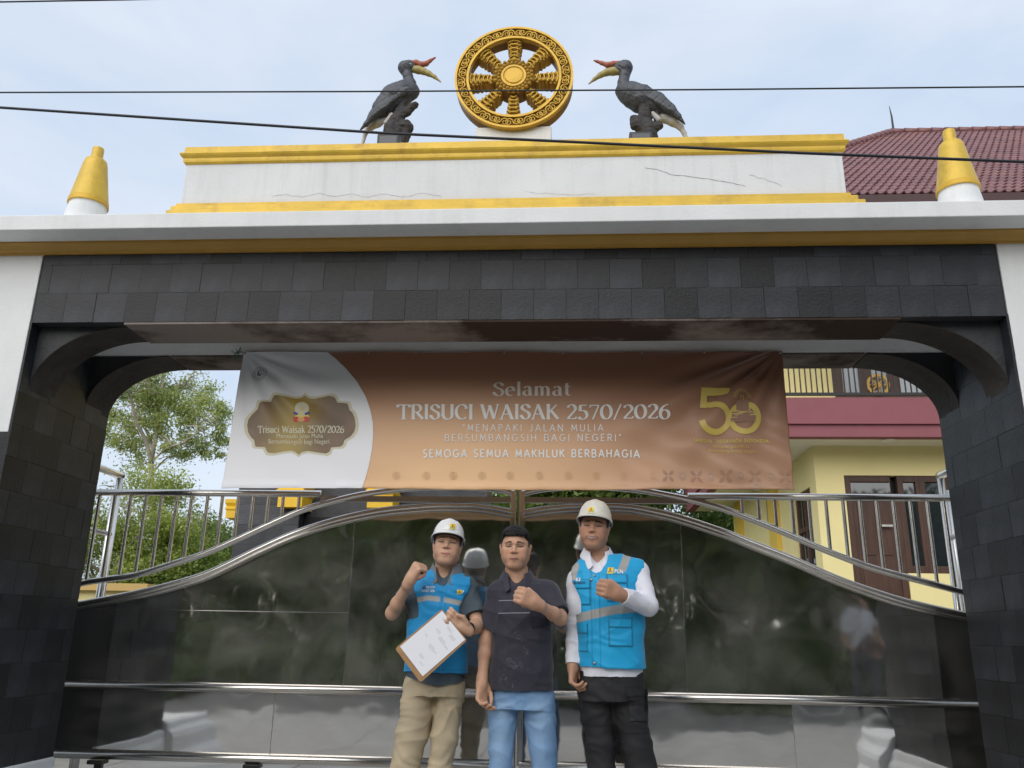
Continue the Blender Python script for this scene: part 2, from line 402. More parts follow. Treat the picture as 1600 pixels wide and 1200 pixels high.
# stone tiles: one shared mesh per shape, each tile an object
def tile_mesh(w, h, t, nm):
    me = bpy.data.meshes.new(nm); e = .0006
    x, z = w/2-.0001, h/2-.0001
    V = [(-x, t, -z), (x, t, -z), (x, t, z), (-x, t, z), (-x+e, 0, -z+e), (x-e, 0, -z+e), (x-e, 0, z-e), (-x+e, 0, z-e)]
    me.from_pydata(V, [], [(4, 5, 6, 7), (0, 1, 5, 4), (1, 2, 6, 5), (2, 3, 7, 6), (3, 0, 4, 7)]); me.materials.append(M_stone); return me
rt = random.Random(5); TW = .168
def lay(me, loc, rz, parent=gw):
    o = bpy.data.objects.new('stone_tile', me); put(o, parent)
    o.location = loc; o.rotation_euler = (rt.gauss(0, .002), 0, rz+rt.gauss(0, .002)); return o
tm = {}
def tmesh(w, h):
    k = (round(w, 3), round(h, 3))
    if k not in tm: tm[k] = tile_mesh(w, h, T, 'tile')
    return tm[k]
zrows = [(2.63, 2.798), (2.798, 2.966), (2.966, 3.027)]
for r, (z0, z1) in enumerate(zrows):
    nx = 30; wd = (XR-XL)/nx; off = (0, .35, .6)[r]*wd
    xs = [XL]+[XL+off+i*wd for i in range(1 if off == 0 else 0, nx)]+[XR]
    xs = sorted(set(round(v, 4) for v in xs)); xs = [v for i, v in enumerate(xs) if i == 0 or v-xs[i-1] > .01]
    for a, c in zip(xs[:-1], xs[1:]): lay(tmesh(c-a, z1-z0), ((a+c)/2, YF-rt.uniform(0, .0022), (z0+z1)/2), 0)
nrev = 5; wd = (YB-YF)/nrev; hh = .17
z = .38; row = 0
while z < 2.62:
    z1 = min(z+hh, 2.64)
    for sd, X in ((-1, XL), (1, XR)):
        ys = [YF+i*wd for i in range(nrev+1)] if row % 2 == 0 else [YF]+[YF+(i+.5)*wd for i in range(nrev)]+[YB]
        for a, c in zip(ys[:-1], ys[1:]):
            lay(tmesh(c-a, z1-z), (X-sd*rt.uniform(0, .0022), (a+c)/2, (z+z1)/2), rad(90)*(1 if sd < 0 else -1) )
    z = z1; row += 1
for sd, X in ((-1, XL), (1, XR)):          # dado of the wings, only the corner shows
    ztop = 2.03 if sd < 0 else 1.95
    for i in range(2):
        z = .38
        while z < ztop-.05:
            z1 = min(z+hh*1.99, ztop); lay(tmesh(.336, z1-z), (X+sd*(.168+i*.336), YF-rt.uniform(0, .002), (z+z1)/2), 0); z = z1
# plinths with stepped mouldings
def plinth(sd, X):
    pr = [(0, .38), (.035, .372), (.045, .33), (.10, .30), (.12, .27), (.12, .20), (.17, .16), (.19, .13), (.19, 0)]
    m = MB()
    y0 = 3.2 if sd < 0 else 3.45
    ring = [(X-sd*a*.75, z+.02) for a, z in pr]
    m.prism([(X+sd*.02, y0, 0), (X+sd*.02, y0, .46), (X+sd*.0, y0, .46)]+[(x_, y0, z_*1.12) for x_, z_ in ring[1:-1]]+[(ring[-1][0], y0, 0)], (0, YF-.013-y0, 0))
    m.prism([(X+sd*.02, YF-.013, 0), (X+sd*.02, YF-.013, .385)]+[(X-sd*a*.35, YF-.013, z+.005) for a, z in pr], (0, YB-YF+.02, 0))
    m.box(*sorted((X+sd*.0201, X+sd*1.9)), y0, YF-.013, 0, .455)
    m.build('plinth', M_white, gw, bevel=.008)
plinth(-1, XL); plinth(1, XR)
# cornice
m = MB(); m.box(-6.2, 5.4, 3.80, 4.40, 3.078, 3.165); m.build('cornice_slab', M_white, gw, bevel=.005)
m = MB(); prof = [(4.02, 3.078), (3.935, 3.078), (3.935, 3.068), (3.945, 3.066), (3.958, 3.056), (3.972, 3.040), (3.985, 3.034), (3.985, 3.026), (4.02, 3.026)]
m.prism([(-6.2, y, z) for y, z in prof], (11.6, 0, 0)); m.build('cove_moulding', M_yel, gw)
px0, px1 = -2.178, 1.520; zcb, zct, zbt = at(800, 248, 4.10)[2], at(800, 219.5, 4.085)[2], at(800, 309, 4.08)[2]
M_panel = mat('parapet_paint', (.72, .73, .74), .75, var=.06, vs=2, bump=.2, bs=50, stain=((.40, .40, .38), .3, (16, 6, 1.2)))
m = MB(); m.box(px0, px1, 4.10, 4.40, 3.165, zcb+.01); m.build('parapet', M_panel, gw, bevel=.004)
m = MB(); m.box(px0-.05, px1+.075, 4.04, 4.45, 3.165, zbt-.062); m.box(px0-.034, px1+.045, 4.055, 4.44, zbt-.062, zbt-.028); m.box(px0-.018, px1+.018, 4.078, 4.42, zbt-.028, zbt)
m.build('base_moulding', M_gold, gw, bevel=.006)
def frame_prof(prof, name, mt):           # profile (out, z) swept round the parapet rectangle
    m = MB(); R0 = []
    for o_, z_ in prof:
        R0.append([(px0-o_, 4.10-o_, z_), (px1+o_, 4.10-o_, z_), (px1+o_, 4.40+o_, z_), (px0-o_, 4.40+o_, z_)])
    V = [p for r in R0 for p in r]; n = len(R0)
    F = [(i*4+k, i*4+(k+1) % 4, (i+1)*4+(k+1) % 4, (i+1)*4+k) for i in range(n-1) for k in range(4)]+[((n-1)*4, (n-1)*4+1, (n-1)*4+2, (n-1)*4+3)]
    m.add(V, F); m.build(name, mt, gw)
frame_prof([(0, zcb), (.008, zcb+.003), (.014, zcb+.010), (.016, zcb+.022), (.016, zcb+.034), (.022, zcb+.038), (.030, zcb+.046), (.034, zcb+.056), (.034, zcb+.062), (.018, zcb+.066), (.015, zcb+.070), (.015, zct)], 'top_moulding', M_gold)
# hairline cracks in the render
M_crack = mat('crack', (.16, .16, .16), .9)
def crack(pts, wdt=.0022):
    m = MB(); P = [at(x, y, 4.098) for x, y in pts]; Q = []
    rg = random.Random(len(pts)+int(pts[0][0]))
    for a, c in zip(P[:-1], P[1:]):
        for k in range(5): Q.append(a+(c-a)*k/5+np.array([rg.gauss(0, .002), 0, rg.gauss(0, .0025)]))
    Q.append(P[-1]); Q = [np.array([p[0], 4.0985, p[2]]) for p in Q]
    m.tube(Q, [wdt*.5*(.3+.7*abs(math.sin(1.3*i))) for i in range(len(Q))], 4); m.build('crack', M_crack, gw)
crack([(1007, 261), (1028, 265), (1050, 273), (1090, 277), (1130, 283), (1165, 291)])
crack([(1170, 273), (1195, 280), (1222, 291)], .0016)
crack([(425, 308), (445, 303), (470, 308), (500, 302), (520, 307), (545, 303), (570, 308), (600, 303), (630, 308), (660, 301), (690, 307)], .0014)
crack([(820, 300), (870, 303), (930, 303)], .0012)

# finials
def finial(x, label):
    o = thing('stupa_finial', label, 'finial', (x, 4.2, 3.165), 'gold capped finials on the gateway')
    c = (x, 4.2, 3.165)
    MB().lathe([(.155, 0), (.155, .08), (.135, .13), (.114, .16), (.112, .20), (.106, .235), (.100, .270), (.105, .278)], c, 40).build('bulb', M_white, o, smooth=True, sharp=40)
    MB().lathe([(.1075, .272), (.111, .274), (.109, .302), (.1065, .305)], c, 40).build('band', M_gold2, o, smooth=True, sharp=40)
    MB().lathe([(.106, .303), (.104, .318), (.067, .545), (.061, .570), (.048, .583), (.033, .587), (.0325, .652), (.030, .660), (.001, .662)], c, 40).build('cone', M_gold, o, smooth=True, sharp=40)
M_gold2 = mat('dark_gold', (.62, .38, .03), .5, metal=.2, var=.12, vs=12, bump=.2, bs=50)
finial(-2.79, 'gold cone finial on a white bulb standing on the left end of the cornice')
finial(2.155, 'gold cone finial on a white bulb in front of the maroon tiled roof')

# ------------------------------------------------------------------ wheel
M_wg = mat('wheel_gold', (.60, .37, .045), .42, metal=.3, var=.10, vs=16, bump=.25, bs=70)
M_wd = mat('wheel_gold_deep', (.26, .125, .02), .55, metal=.15, var=.2, vs=16, bump=.2, bs=70)
M_ws_ = mat('wheel_gold_mid', (.52, .30, .035), .5, metal=.2, var=.2, vs=16, bump=.2, bs=70)
WC = np.array([-.308, 4.30, 4.330]); wh = thing('dharma_wheel', 'carved gold eight spoked wheel on a white pedestal above the gateway', 'wheel', tuple(WC))
MB().box(-.535, -.078, 4.325, 4.47, zct, 4.0).build('pedestal', M_white, wh, bevel=.006)
MB().box(-.56, -.05, 4.29, 4.50, zct, zct+.02).build('pedestal_foot', M_gold, wh, bevel=.004)
RO, RI = .360, .280
def annulus(ri, ro, y0, y1, n=96, c=WC):
    m = MB(); V = []
    for k in range(n):
        a = 2*math.pi*k/n; ca, sa = math.cos(a), math.sin(a)
        for r, y in ((ri, y0), (ro, y0), (ro, y1), (ri, y1)): V.append((c[0]+r*ca, y, c[2]+r*sa))
    F = []
    for k in range(n):
        j = (k+1) % n
        for q in range(4): F.append((k*4+q, k*4+(q+1) % 4, j*4+(q+1) % 4, j*4+q))
    return m.add(V, F)
annulus(RI, RO, 4.300, 4.392).build('rim', M_wd, wh, smooth=True, sharp=40)
m = annulus(RO-.012, RO+.002, 4.286, 4.32); m.v += []; m2 = annulus(RI-.004, RI+.010, 4.284, 4.32); m.add(m2.v, m2.f)
m.build('rim_edge', M_wg, wh, smooth=True, sharp=40)
# scroll relief on the rim: pairs of curled tendrils
m = MB(); ns = 28
for k in range(ns):
    a0 = 2*math.pi*(k+.5)/ns; fl = 1 if k % 2 else -1
    for s2 in (1, -1):
        pts = []
        for i in range(15):
            t = i/14*math.pi*3.1; rr = .024*(1-i/17.)
            la = s2*(.0+rr*math.cos(t)*1.05)+s2*.012; lr = fl*(rr*math.sin(t))+fl*(-.004)
            R_ = (RI+RO)/2-.001+lr*1.15; an = a0+la/R_
            pts.append((WC[0]+R_*math.cos(an), 4.293-.003*math.sin(i*.8), WC[2]+R_*math.sin(an)))
        m.tube(pts, [.0062*(1-.55*i/14) for i in range(15)], 5)
    for dr, rr in ((.033, .007), (-.030, .0065)):
        R_ = (RI+RO)/2+dr*fl; p = (WC[0]+R_*math.cos(a0), 4.296, WC[2]+R_*math.sin(a0))
        m.lathe([(.0005, 0.0), (rr, .002), (rr*.8, .007), (.0005, .010)], p, 6, 'y')
m.build('scroll_relief', M_wg, wh, smooth=True)['kind'] = 'stuff'
# spokes
for k in range(8):
    a = math.pi*k/4; d = np.array([math.cos(a), 0, math.sin(a)]); p = np.array([-math.sin(a), 0, math.cos(a)])
    # stepped baluster outline (radius from hub, half width)
    ol = [(.095, .020), (.120, .019), (.135, .027), (.150, .033), (.165, .029), (.178, .033), (.190, .026), (.197, .037), (.209, .037), (.214, .030), (.226, .042), (.240, .036), (.252, .044), (.274, .046)]
    poly = [WC+d*r+p*h for r, h in ol]+[WC+d*r-p*h for r, h in reversed(ol)]
    b = MB().prism([(q[0], 4.312, q[2]) for q in poly], (0, .085, 0)); so_ = b.build('spoke', M_ws_, wh)
    m = MB()
    for r, h, th in ((.128, .018, .008), (.150, .028, .007), (.175, .027, .007), (.203, .034, .008), (.232, .036, .008), (.258, .040, .008)):
        n = 9; pts = [WC+d*(r+.012*math.sin(math.pi*i/(n-1)))+p*(h*(2*i/(n-1)-1)) for i in range(n)]
        m.tube([(q[0], 4.306-.004*math.sin(math.pi*i/(n-1)), q[2]) for i, q in enumerate(pts)], th*.75, 6)
    for r in (.165, .190, .218, .245):
        for s2 in (-.55, .55):
            q = WC+d*r+p*s2*.034; m.lathe([(.0005, 0), (.011, .003), (.007, .012), (.0005, .016)], (q[0], 4.310, q[2]), 7, 'y')
    m.build('spoke_carving', M_wg, so_ if False else wh, smooth=True)
hub = MB().lathe([(.118, -.09), (.118, .018), (.110, .026), (.001, .026)], (WC[0], 4.312, WC[2]), 48, 'y').build('hub', M_wd, wh, smooth=True, sharp=40)
m = MB()
for k in range(24):
    a = 2*math.pi*k/24
    for rr, off, sz in ((.112, 0, .0125), (.092, .5, .012)):
        an = a+off*2*math.pi/24; q = WC+np.array([math.cos(an), 0, math.sin(an)])*rr
        m.lathe([(.0005, -.01), (sz, .0), (sz*.7, .012), (.0005, .018)], (q[0], 4.290, q[2]), 7, 'y')
m.build('petal_ring', M_wg, wh, smooth=True)
MB().lathe([(.080, -.02), (.080, .003), (.076, .008), (.064, .008), (.060, .002), (.056, .002), (.053, .008), (.045, .009), (.001, .010)], (WC[0], 4.286, WC[2]), 48, 'y').build('hub_boss', M_wg, wh, smooth=True, sharp=50)

# ------------------------------------------------------------------ hornbills
M_birdb = mat('bird_grey', (.070, .075, .088), .5, var=.25, vs=20, bump=.35, bs=60)
M_birdw = mat('bird_white', (.55, .53, .50), .7, var=.1, vs=15, stain=((.3, .27, .24), .5, (12, 12, 12)))
M_beak = mat('bird_beak', (.38, .31, .11), .5, var=.15, vs=25)
M_casque = mat('bird_casque', (.36, .075, .045), .6, var=.5, vs=40, col2=(.42, .17, .11))
M_stump = mat('bird_stump', (.055, .05, .05), .85, var=.3, vs=25, bump=.8, bs=60)
BY = 4.32
def chain(v, pts, y=BY, k=.012, dys=None, sc=.00387):
    P = [(at(px, py, y+(0 if dys is None else dys[i])), r*sc) for i, (px, py, r) in enumerate(pts)]
    for (a, ra), (c, rb) in zip(P[:-1], P[1:]): v.cone(a, c, ra, rb, k)
def vol_obj(name, v, mt, parent, disp=None):
    V, F = v.mesh()
    if disp is not None: V = V+vnormals(V, F)*disp(V)[:, None]
    return mesh(name, V, F, mt, parent, smooth=True)
def bird(label, body, neckhead, wing, tail, thigh, beak, casque, stump, legs, eye):
    base = at(*stump[0][0][:2], BY); o = thing('hornbill_statue', label, 'statue', (base[0], BY, zct), 'hornbill statues on the parapet')
    allp = [p for c in (body, neckhead, wing, tail, beak, casque) for p in c]+[p for c in stump for p in c]
    X = [at(p[0], p[1], BY) for p in allp]; x0, x1 = min(p[0] for p in X)-.08, max(p[0] for p in X)+.08; z0, z1 = 3.70, max(p[2] for p in X)+.06
    def V_(st=.005): return Vol(axis((x0, x1, st)), axis((BY-.13, BY+.13, st)), axis((z0, z1, st)))
    body = [(a_, b_, c_*1.13) for a_, b_, c_ in body]; v = V_(); chain(v, body, k=.03); chain(v, neckhead, k=.02)
    def feather(V):
        f = np.abs(((V[:, 0]*1.0+V[:, 2]*1.4)*26) % 1-.5); return -.003*sstep(f, .38, .5)+.0025*noise3(V*45, 3)
    vol_obj('body', v, M_birdb, o, feather)
    for dy in (-.055, .055):
        v = V_(); P = [(at(px, py, BY+dy), r*.00387) for px, py, r in wing]
        for (a, ra), (c, rb) in zip(P[:-1], P[1:]): v.cone(a, c, ra*.75, rb*.75, .01)
        sl = v.d; Yg = v.a[1][None, :, None]; v.d = np.maximum(sl, np.abs(Yg-(BY+dy))-.026)
        def fw(V):
            q = (V[:, 0]-base[0])*(1 if wing[-1][0] > wing[0][0] else -1)+(4.2-V[:, 2]); q2 = (V[:, 0]-base[0])*(1 if wing[-1][0] > wing[0][0] else -1)*.8-(4.2-V[:, 2])
            f = np.abs((q*15) % 1-.5); g = np.abs((q2*24) % 1-.5); return -.0035*sstep(f, .42, .5)-.003*sstep(g, .38, .5)
        vol_obj('wing', v, M_birdb, o, fw)
    v = V_(); chain(v, tail); vol_obj('tail', v, M_birdw, o)
    v = V_(.004); 
    for dy in (-.03, .03): chain(v, thigh, y=BY+dy)
    vol_obj('thigh', v, M_birdw, o)
    v = V_(.0035); chain(v, beak, k=.008); vol_obj('bill', v, M_beak, o)
    v = V_(.0035); chain(v, casque, k=.008); vol_obj('casque', v, M_casque, o)
    for dy in (-.032, .032):
        e = at(*eye, BY+dy); MB().lathe([(.001, -.004), (.006, -.002), (.006, .002), (.001, .004)], tuple(e), 8, 'y').build('eye', M_birdw, o, smooth=True)
    v = V_(); 
    for c in stump: chain(v, c, y=BY-.03, k=.02)
    vol_obj('perch_stump', v, M_stump, o, lambda V: .006*noise3(V*np.array([30, 30, 9]), 5)+.003*noise3(V*70, 6))
    m = MB()
    for dy in (-.03, .03):
        for lg in legs: m.tube([at(x, y, BY+dy) for x, y in lg], .010, 6)
    m.build('leg', M_stump, o, smooth=True)
bird('dark grey hornbill statue left of the gold wheel, bill pointing right',
     [(643, 143, 11), (632, 144, 15), (617, 154, 19), (600, 170, 15), (585, 184, 8), (572, 196, 4)],
     [(644, 142, 9), (641, 130, 8), (637, 119, 7), (633, 106, 10.5), (640, 104, 8.5), (644, 106, 6)],
     [(636, 142, 9), (618, 148, 14), (600, 164, 13), (584, 180, 9), (572, 194, 5), (563, 203, 1.8)],
     [(603, 187, 4), (590, 192, 7), (577, 199, 6), (571, 208, 3.4), (566, 226, 2.6)], [(612, 180, 4), (603, 192, 4)],
     [(646, 108, 6), (654, 109.5, 6.2), (662, 111.5, 5.4), (670, 115, 4.4), (679, 120, 3), (689, 128.5, .9)],
     [(644, 97, 3), (650, 98, 4.6), (658, 101, 4.6), (666, 99.5, 4), (672, 95, 2.8), (680, 90, 1.4)],
     [[(615, 240, 14), (614, 215, 13), (612, 203, 12), (618, 190, 9), (626, 172, 6.5), (632, 155, 5)],
      [(618, 190, 9), (634, 176, 5.5), (649, 164, 5.5)], [(620, 205, 10), (634, 196, 8.5), (639, 200, 6)], [(624, 238, 8), (633, 212, 6), (638, 200, 6)]],
     [[(606, 176), (612, 190), (620, 184)]], (641, 100))
bird('dark grey hornbill statue right of the gold wheel, bill pointing left',
     [(974, 143, 10), (985, 147, 16), (1002, 155, 18), (1020, 165, 14), (1038, 176, 8)],
     [(972, 141, 9), (974, 128, 8), (976, 118, 7.5), (977, 106, 10.5), (969, 106, 9), (965, 108, 7)],
     [(985, 140, 9), (1005, 145, 13), (1028, 155, 14), (1047, 170, 11), (1060, 182, 6), (1070, 194, 1.8)],
     [(1022, 182, 4), (1038, 185, 7), (1052, 190, 7.5), (1063, 198, 5), (1069, 208, 3.4), (1076, 226, 2.6)], [(1020, 178, 4), (1029, 187, 5)],
     [(967, 111, 6.5), (958, 111.5, 6.4), (948, 113, 5.6), (938, 117.5, 4.4), (929, 123.5, 2.8), (919.5, 131.5, .9)],
     [(967, 99, 4.2), (958, 100, 4.4), (949, 101.5, 4.2), (940, 98.5, 3), (933, 96, 2.1), (928, 94.5, 1.2)],
     [[(1013, 240, 13), (1014, 215, 12.5), (1012, 200, 11), (1007, 180, 8), (1001, 155, 4.5)], [(1010, 182, 7), (1012, 158, 4.2)],
      [(1010, 205, 10), (995, 194, 9), (990, 186, 6)], [(1016, 202, 9), (1030, 197, 6)]],
     [[(1026, 172), (1030, 186), (1022, 188)]], (973, 99))
for i, (px, lab) in enumerate(((608, 'small black floodlight box at the foot of the left hornbill'), (1001, 'small ribbed black floodlight box at the foot of the right hornbill'))):
    p = at(px, 213, 4.16); o = thing('floodlight', lab, 'floodlight', (p[0], 4.16, zct), 'floodlights on the parapet')
    top = at(px, 212 if i == 0 else 208.5, 4.16)[2]
    MB().box(p[0]-.065, p[0]+.065, 4.14, 4.20, top-.11, top).build('housing', M_black, o, bevel=.005)
    m = MB()
    for k in range(9): m.box(p[0]-.06+k*.0145, p[0]-.055+k*.0145, 4.20, 4.225, top-.105, top-.004)
    m.build('fin', M_black, o)
    MB().box(p[0]-.05, p[0]+.05, 4.1375, 4.14, top-.095, top-.015).build('lens', mat('lens%d' % i, (.05, .06, .08), .1), o)
    MB().box(p[0]-.03, p[0]+.03, 4.15, 4.19, zct, top-.11).build('bracket', M_black, o)

# cables
M_cable = mat('cable', (.012, .014, .02), .5)
def cable(px, Y, r, label, sag=0.03):
    P = [at(x, y, Y) for x, y in px]; a, b_ = P[0], P[-1]; d = b_-a; P = [a-d*3]+P+[b_+d*3]
    Q = []
    for u, v_ in zip(P[:-1], P[1:]): Q += [u+(v_-u)*k/6 for k in range(6)]
    Q.append(P[-1]); tag(MB().tube(Q, r, 6).build('overhead_cable', M_cable, smooth=True), label, 'cable', 'overhead cables')
cable([(0, 144.5), (560, 143), (1100, 140), (1600, 135.5)], 3.3, .0038, 'thin black cable crossing level behind the bird heads and wheel hub')
cable([(0, 168), (300, 188), (600, 208), (900, 222), (1250, 239), (1600, 253)], 3.2, .0062, 'thick black cable sloping down to the right across the parapet')
cable([(-300, 6), (0, 3.0), (200, -.5), (420, -6)], 3.2, .004, 'thin black cable cutting the top left corner')
# ------------------------------------------------------------------ sliding gate
GY = 5.08
def gz(px, py, dy=0): return at(px, py, GY+dy)
def smooth_curve(pts, n=6):
    P = [np.array(p, float) for p in pts]; P = [2*P[0]-P[1]]+P+[2*P[-1]-P[-2]]; out = []
    for i in range(1, len(P)-2):
        for k in range(n):
            t = k/n; a, b_, c, d = P[i-1], P[i], P[i+1], P[i+2]
            out.append(.5*((2*b_)+(-a+c)*t+(2*a-5*b_+4*c-d)*t*t+(-a+3*b_-3*c+d)*t**3))
    out.append(P[-2]); return out
UL = [(60, 929), (130, 911), (175, 904), (215, 898), (270, 881), (320, 865), (366, 845), (415.6, 822), (469, 798.5), (511, 785.7), (564, 773), (617.5, 765.5), (660, 762), (720, 761), (776, 765), (803, 771)]
LL = [(60, 955), (125, 944), (185, 933), (240, 921), (285, 909), (320, 898), (352, 884), (405, 858), (464.5, 832), (532.5, 811), (596, 798), (660, 791.5), (693, 790), (736, 791), (767.5, 794.5), (803, 801)]
UR = [(816, 771), (852, 764), (900, 761), (950, 761.5), (1002.5, 766.5), (1045, 774), (1087.5, 783), (1130, 795), (1172.5, 811), (1215, 828), (1257.5, 846), (1300, 864), (1365, 888), (1433, 906), (1508, 926), (1570, 943)]
LR = [(816, 802), (852, 795.5), (895, 792), (940, 791), (980, 792), (1024, 799.5), (1066, 810), (1130, 831), (1172.5, 848), (1236, 873), (1300, 901), (1345, 918), (1400, 936), (1455, 950), (1512, 962), (1575, 976)]
CURV = {n: smooth_curve([gz(*p) for p in c]) for n, c in (('UL', UL), ('LL', LL), ('UR', UR), ('LR', LR))}
def zc(n, x):
    P = CURV[n]; X = [p[0] for p in P]; Z = [p[2] for p in P]; return float(np.interp(x, X, Z))
ZMID, ZBOT, ZTOP = .751, .373, 1.898
M_sheet = bpy.data.materials.new('steel_sheet'); M_sheet.use_nodes = True
nt = M_sheet.node_tree; b = nt.nodes['Principled BSDF']; L = nt.links
b.inputs['Metallic'].default_value = 1
g2_ = N(nt, 'ShaderNodeBsdfAnisotropic') if False else N(nt, 'ShaderNodeBsdfGlossy'); g2_.inputs['Roughness'].default_value = .55; g2_.inputs[0].default_value = (.5, .49, .46, 1)
msx = N(nt, 'ShaderNodeMixShader'); nd_ = N(nt, 'ShaderNodeTexNoise'); nd_.inputs['Scale'].default_value = 3.5; nd_.inputs['Detail'].default_value = 8
mrd = N(nt, 'ShaderNodeMapRange'); mrd.inputs[1].default_value = .35; mrd.inputs[2].default_value = .75; mrd.inputs[3].default_value = .04; mrd.inputs[4].default_value = .26
L.new(nd_.outputs[0], mrd.inputs[0]); L.new(mrd.outputs[0], msx.inputs[0]); L.new(b.outputs[0], msx.inputs[1]); L.new(g2_.outputs[0], msx.inputs[2]); L.new(msx.outputs[0], nt.nodes['Material Output'].inputs[0])
tc = N(nt, 'ShaderNodeTexCoord')
nz = N(nt, 'ShaderNodeTexNoise'); nz.inputs['Scale'].default_value = 2.2; nz.inputs['Detail'].default_value = 3; L.new(tc.outputs['Object'], nz.inputs[0])
mr = N(nt, 'ShaderNodeMapRange'); mr.inputs[3].default_value = .0; mr.inputs[4].default_value = .10; L.new(nz.outputs[0], mr.inputs[0]); L.new(mr.outputs[0], b.inputs['Roughness'])
nc = N(nt, 'ShaderNodeTexNoise'); nc.inputs['Scale'].default_value = 1.5; nc.inputs['Detail'].default_value = 7; L.new(tc.outputs['Object'], nc.inputs[0])
rp = N(nt, 'ShaderNodeValToRGB'); rp.color_ramp.elements[0].color = (.60, .59, .57, 1); rp.color_ramp.elements[1].color = (.78, .76, .73, 1); L.new(nc.outputs[0], rp.inputs[0]); L.new(rp.outputs[0], b.inputs['Base Color'])
n2 = N(nt, 'ShaderNodeTexNoise'); n2.inputs['Scale'].default_value = 3.2; n2.inputs['Detail'].default_value = 2; L.new(tc.outputs['Object'], n2.inputs[0])
bp = N(nt, 'ShaderNodeBump'); bp.inputs['Strength'].default_value = .2; bp.inputs['Distance'].default_value = .008; L.new(n2.outputs[0], bp.inputs['Height']); L.new(bp.outputs[0], b.inputs['Normal'])
def sheet(x0, x1, zlo, zhi, parent, seed):
    nx = max(8, int((x1-x0)/.03)); nz_ = 22; V = []
    for i in range(nx+1):
        x = x0+(x1-x0)*i/nx; a = zlo if not callable(zlo) else zlo(x); c = zhi if not callable(zhi) else zhi(x)
        for j in range(nz_+1): V.append((x, GY+.008, a+(c-a)*j/nz_))
    V = np.array(V); u = (V[:, 0]-x0)/(x1-x0); 
    edge = 1.
    V[:, 1] += edge*(.0016*noise3(V*np.array([3.0, 1, 2.2]), seed)+.0008*noise3(V*np.array([8, 1, 5]), seed+3))
    i, j = np.meshgrid(np.arange(nx), np.arange(nz_), indexing='ij'); a = (i*(nz_+1)+j).ravel()
    F = np.stack([a, a+nz_+1, a+nz_+2, a+1], 1)
    Vb = V+np.array([0, .004, 0]); o = mesh('steel_panel', np.concatenate([V, Vb]), np.concatenate([F, F[:, ::-1]+len(V)]).astype(np.int32), M_sheet, parent, smooth=True)
    return o
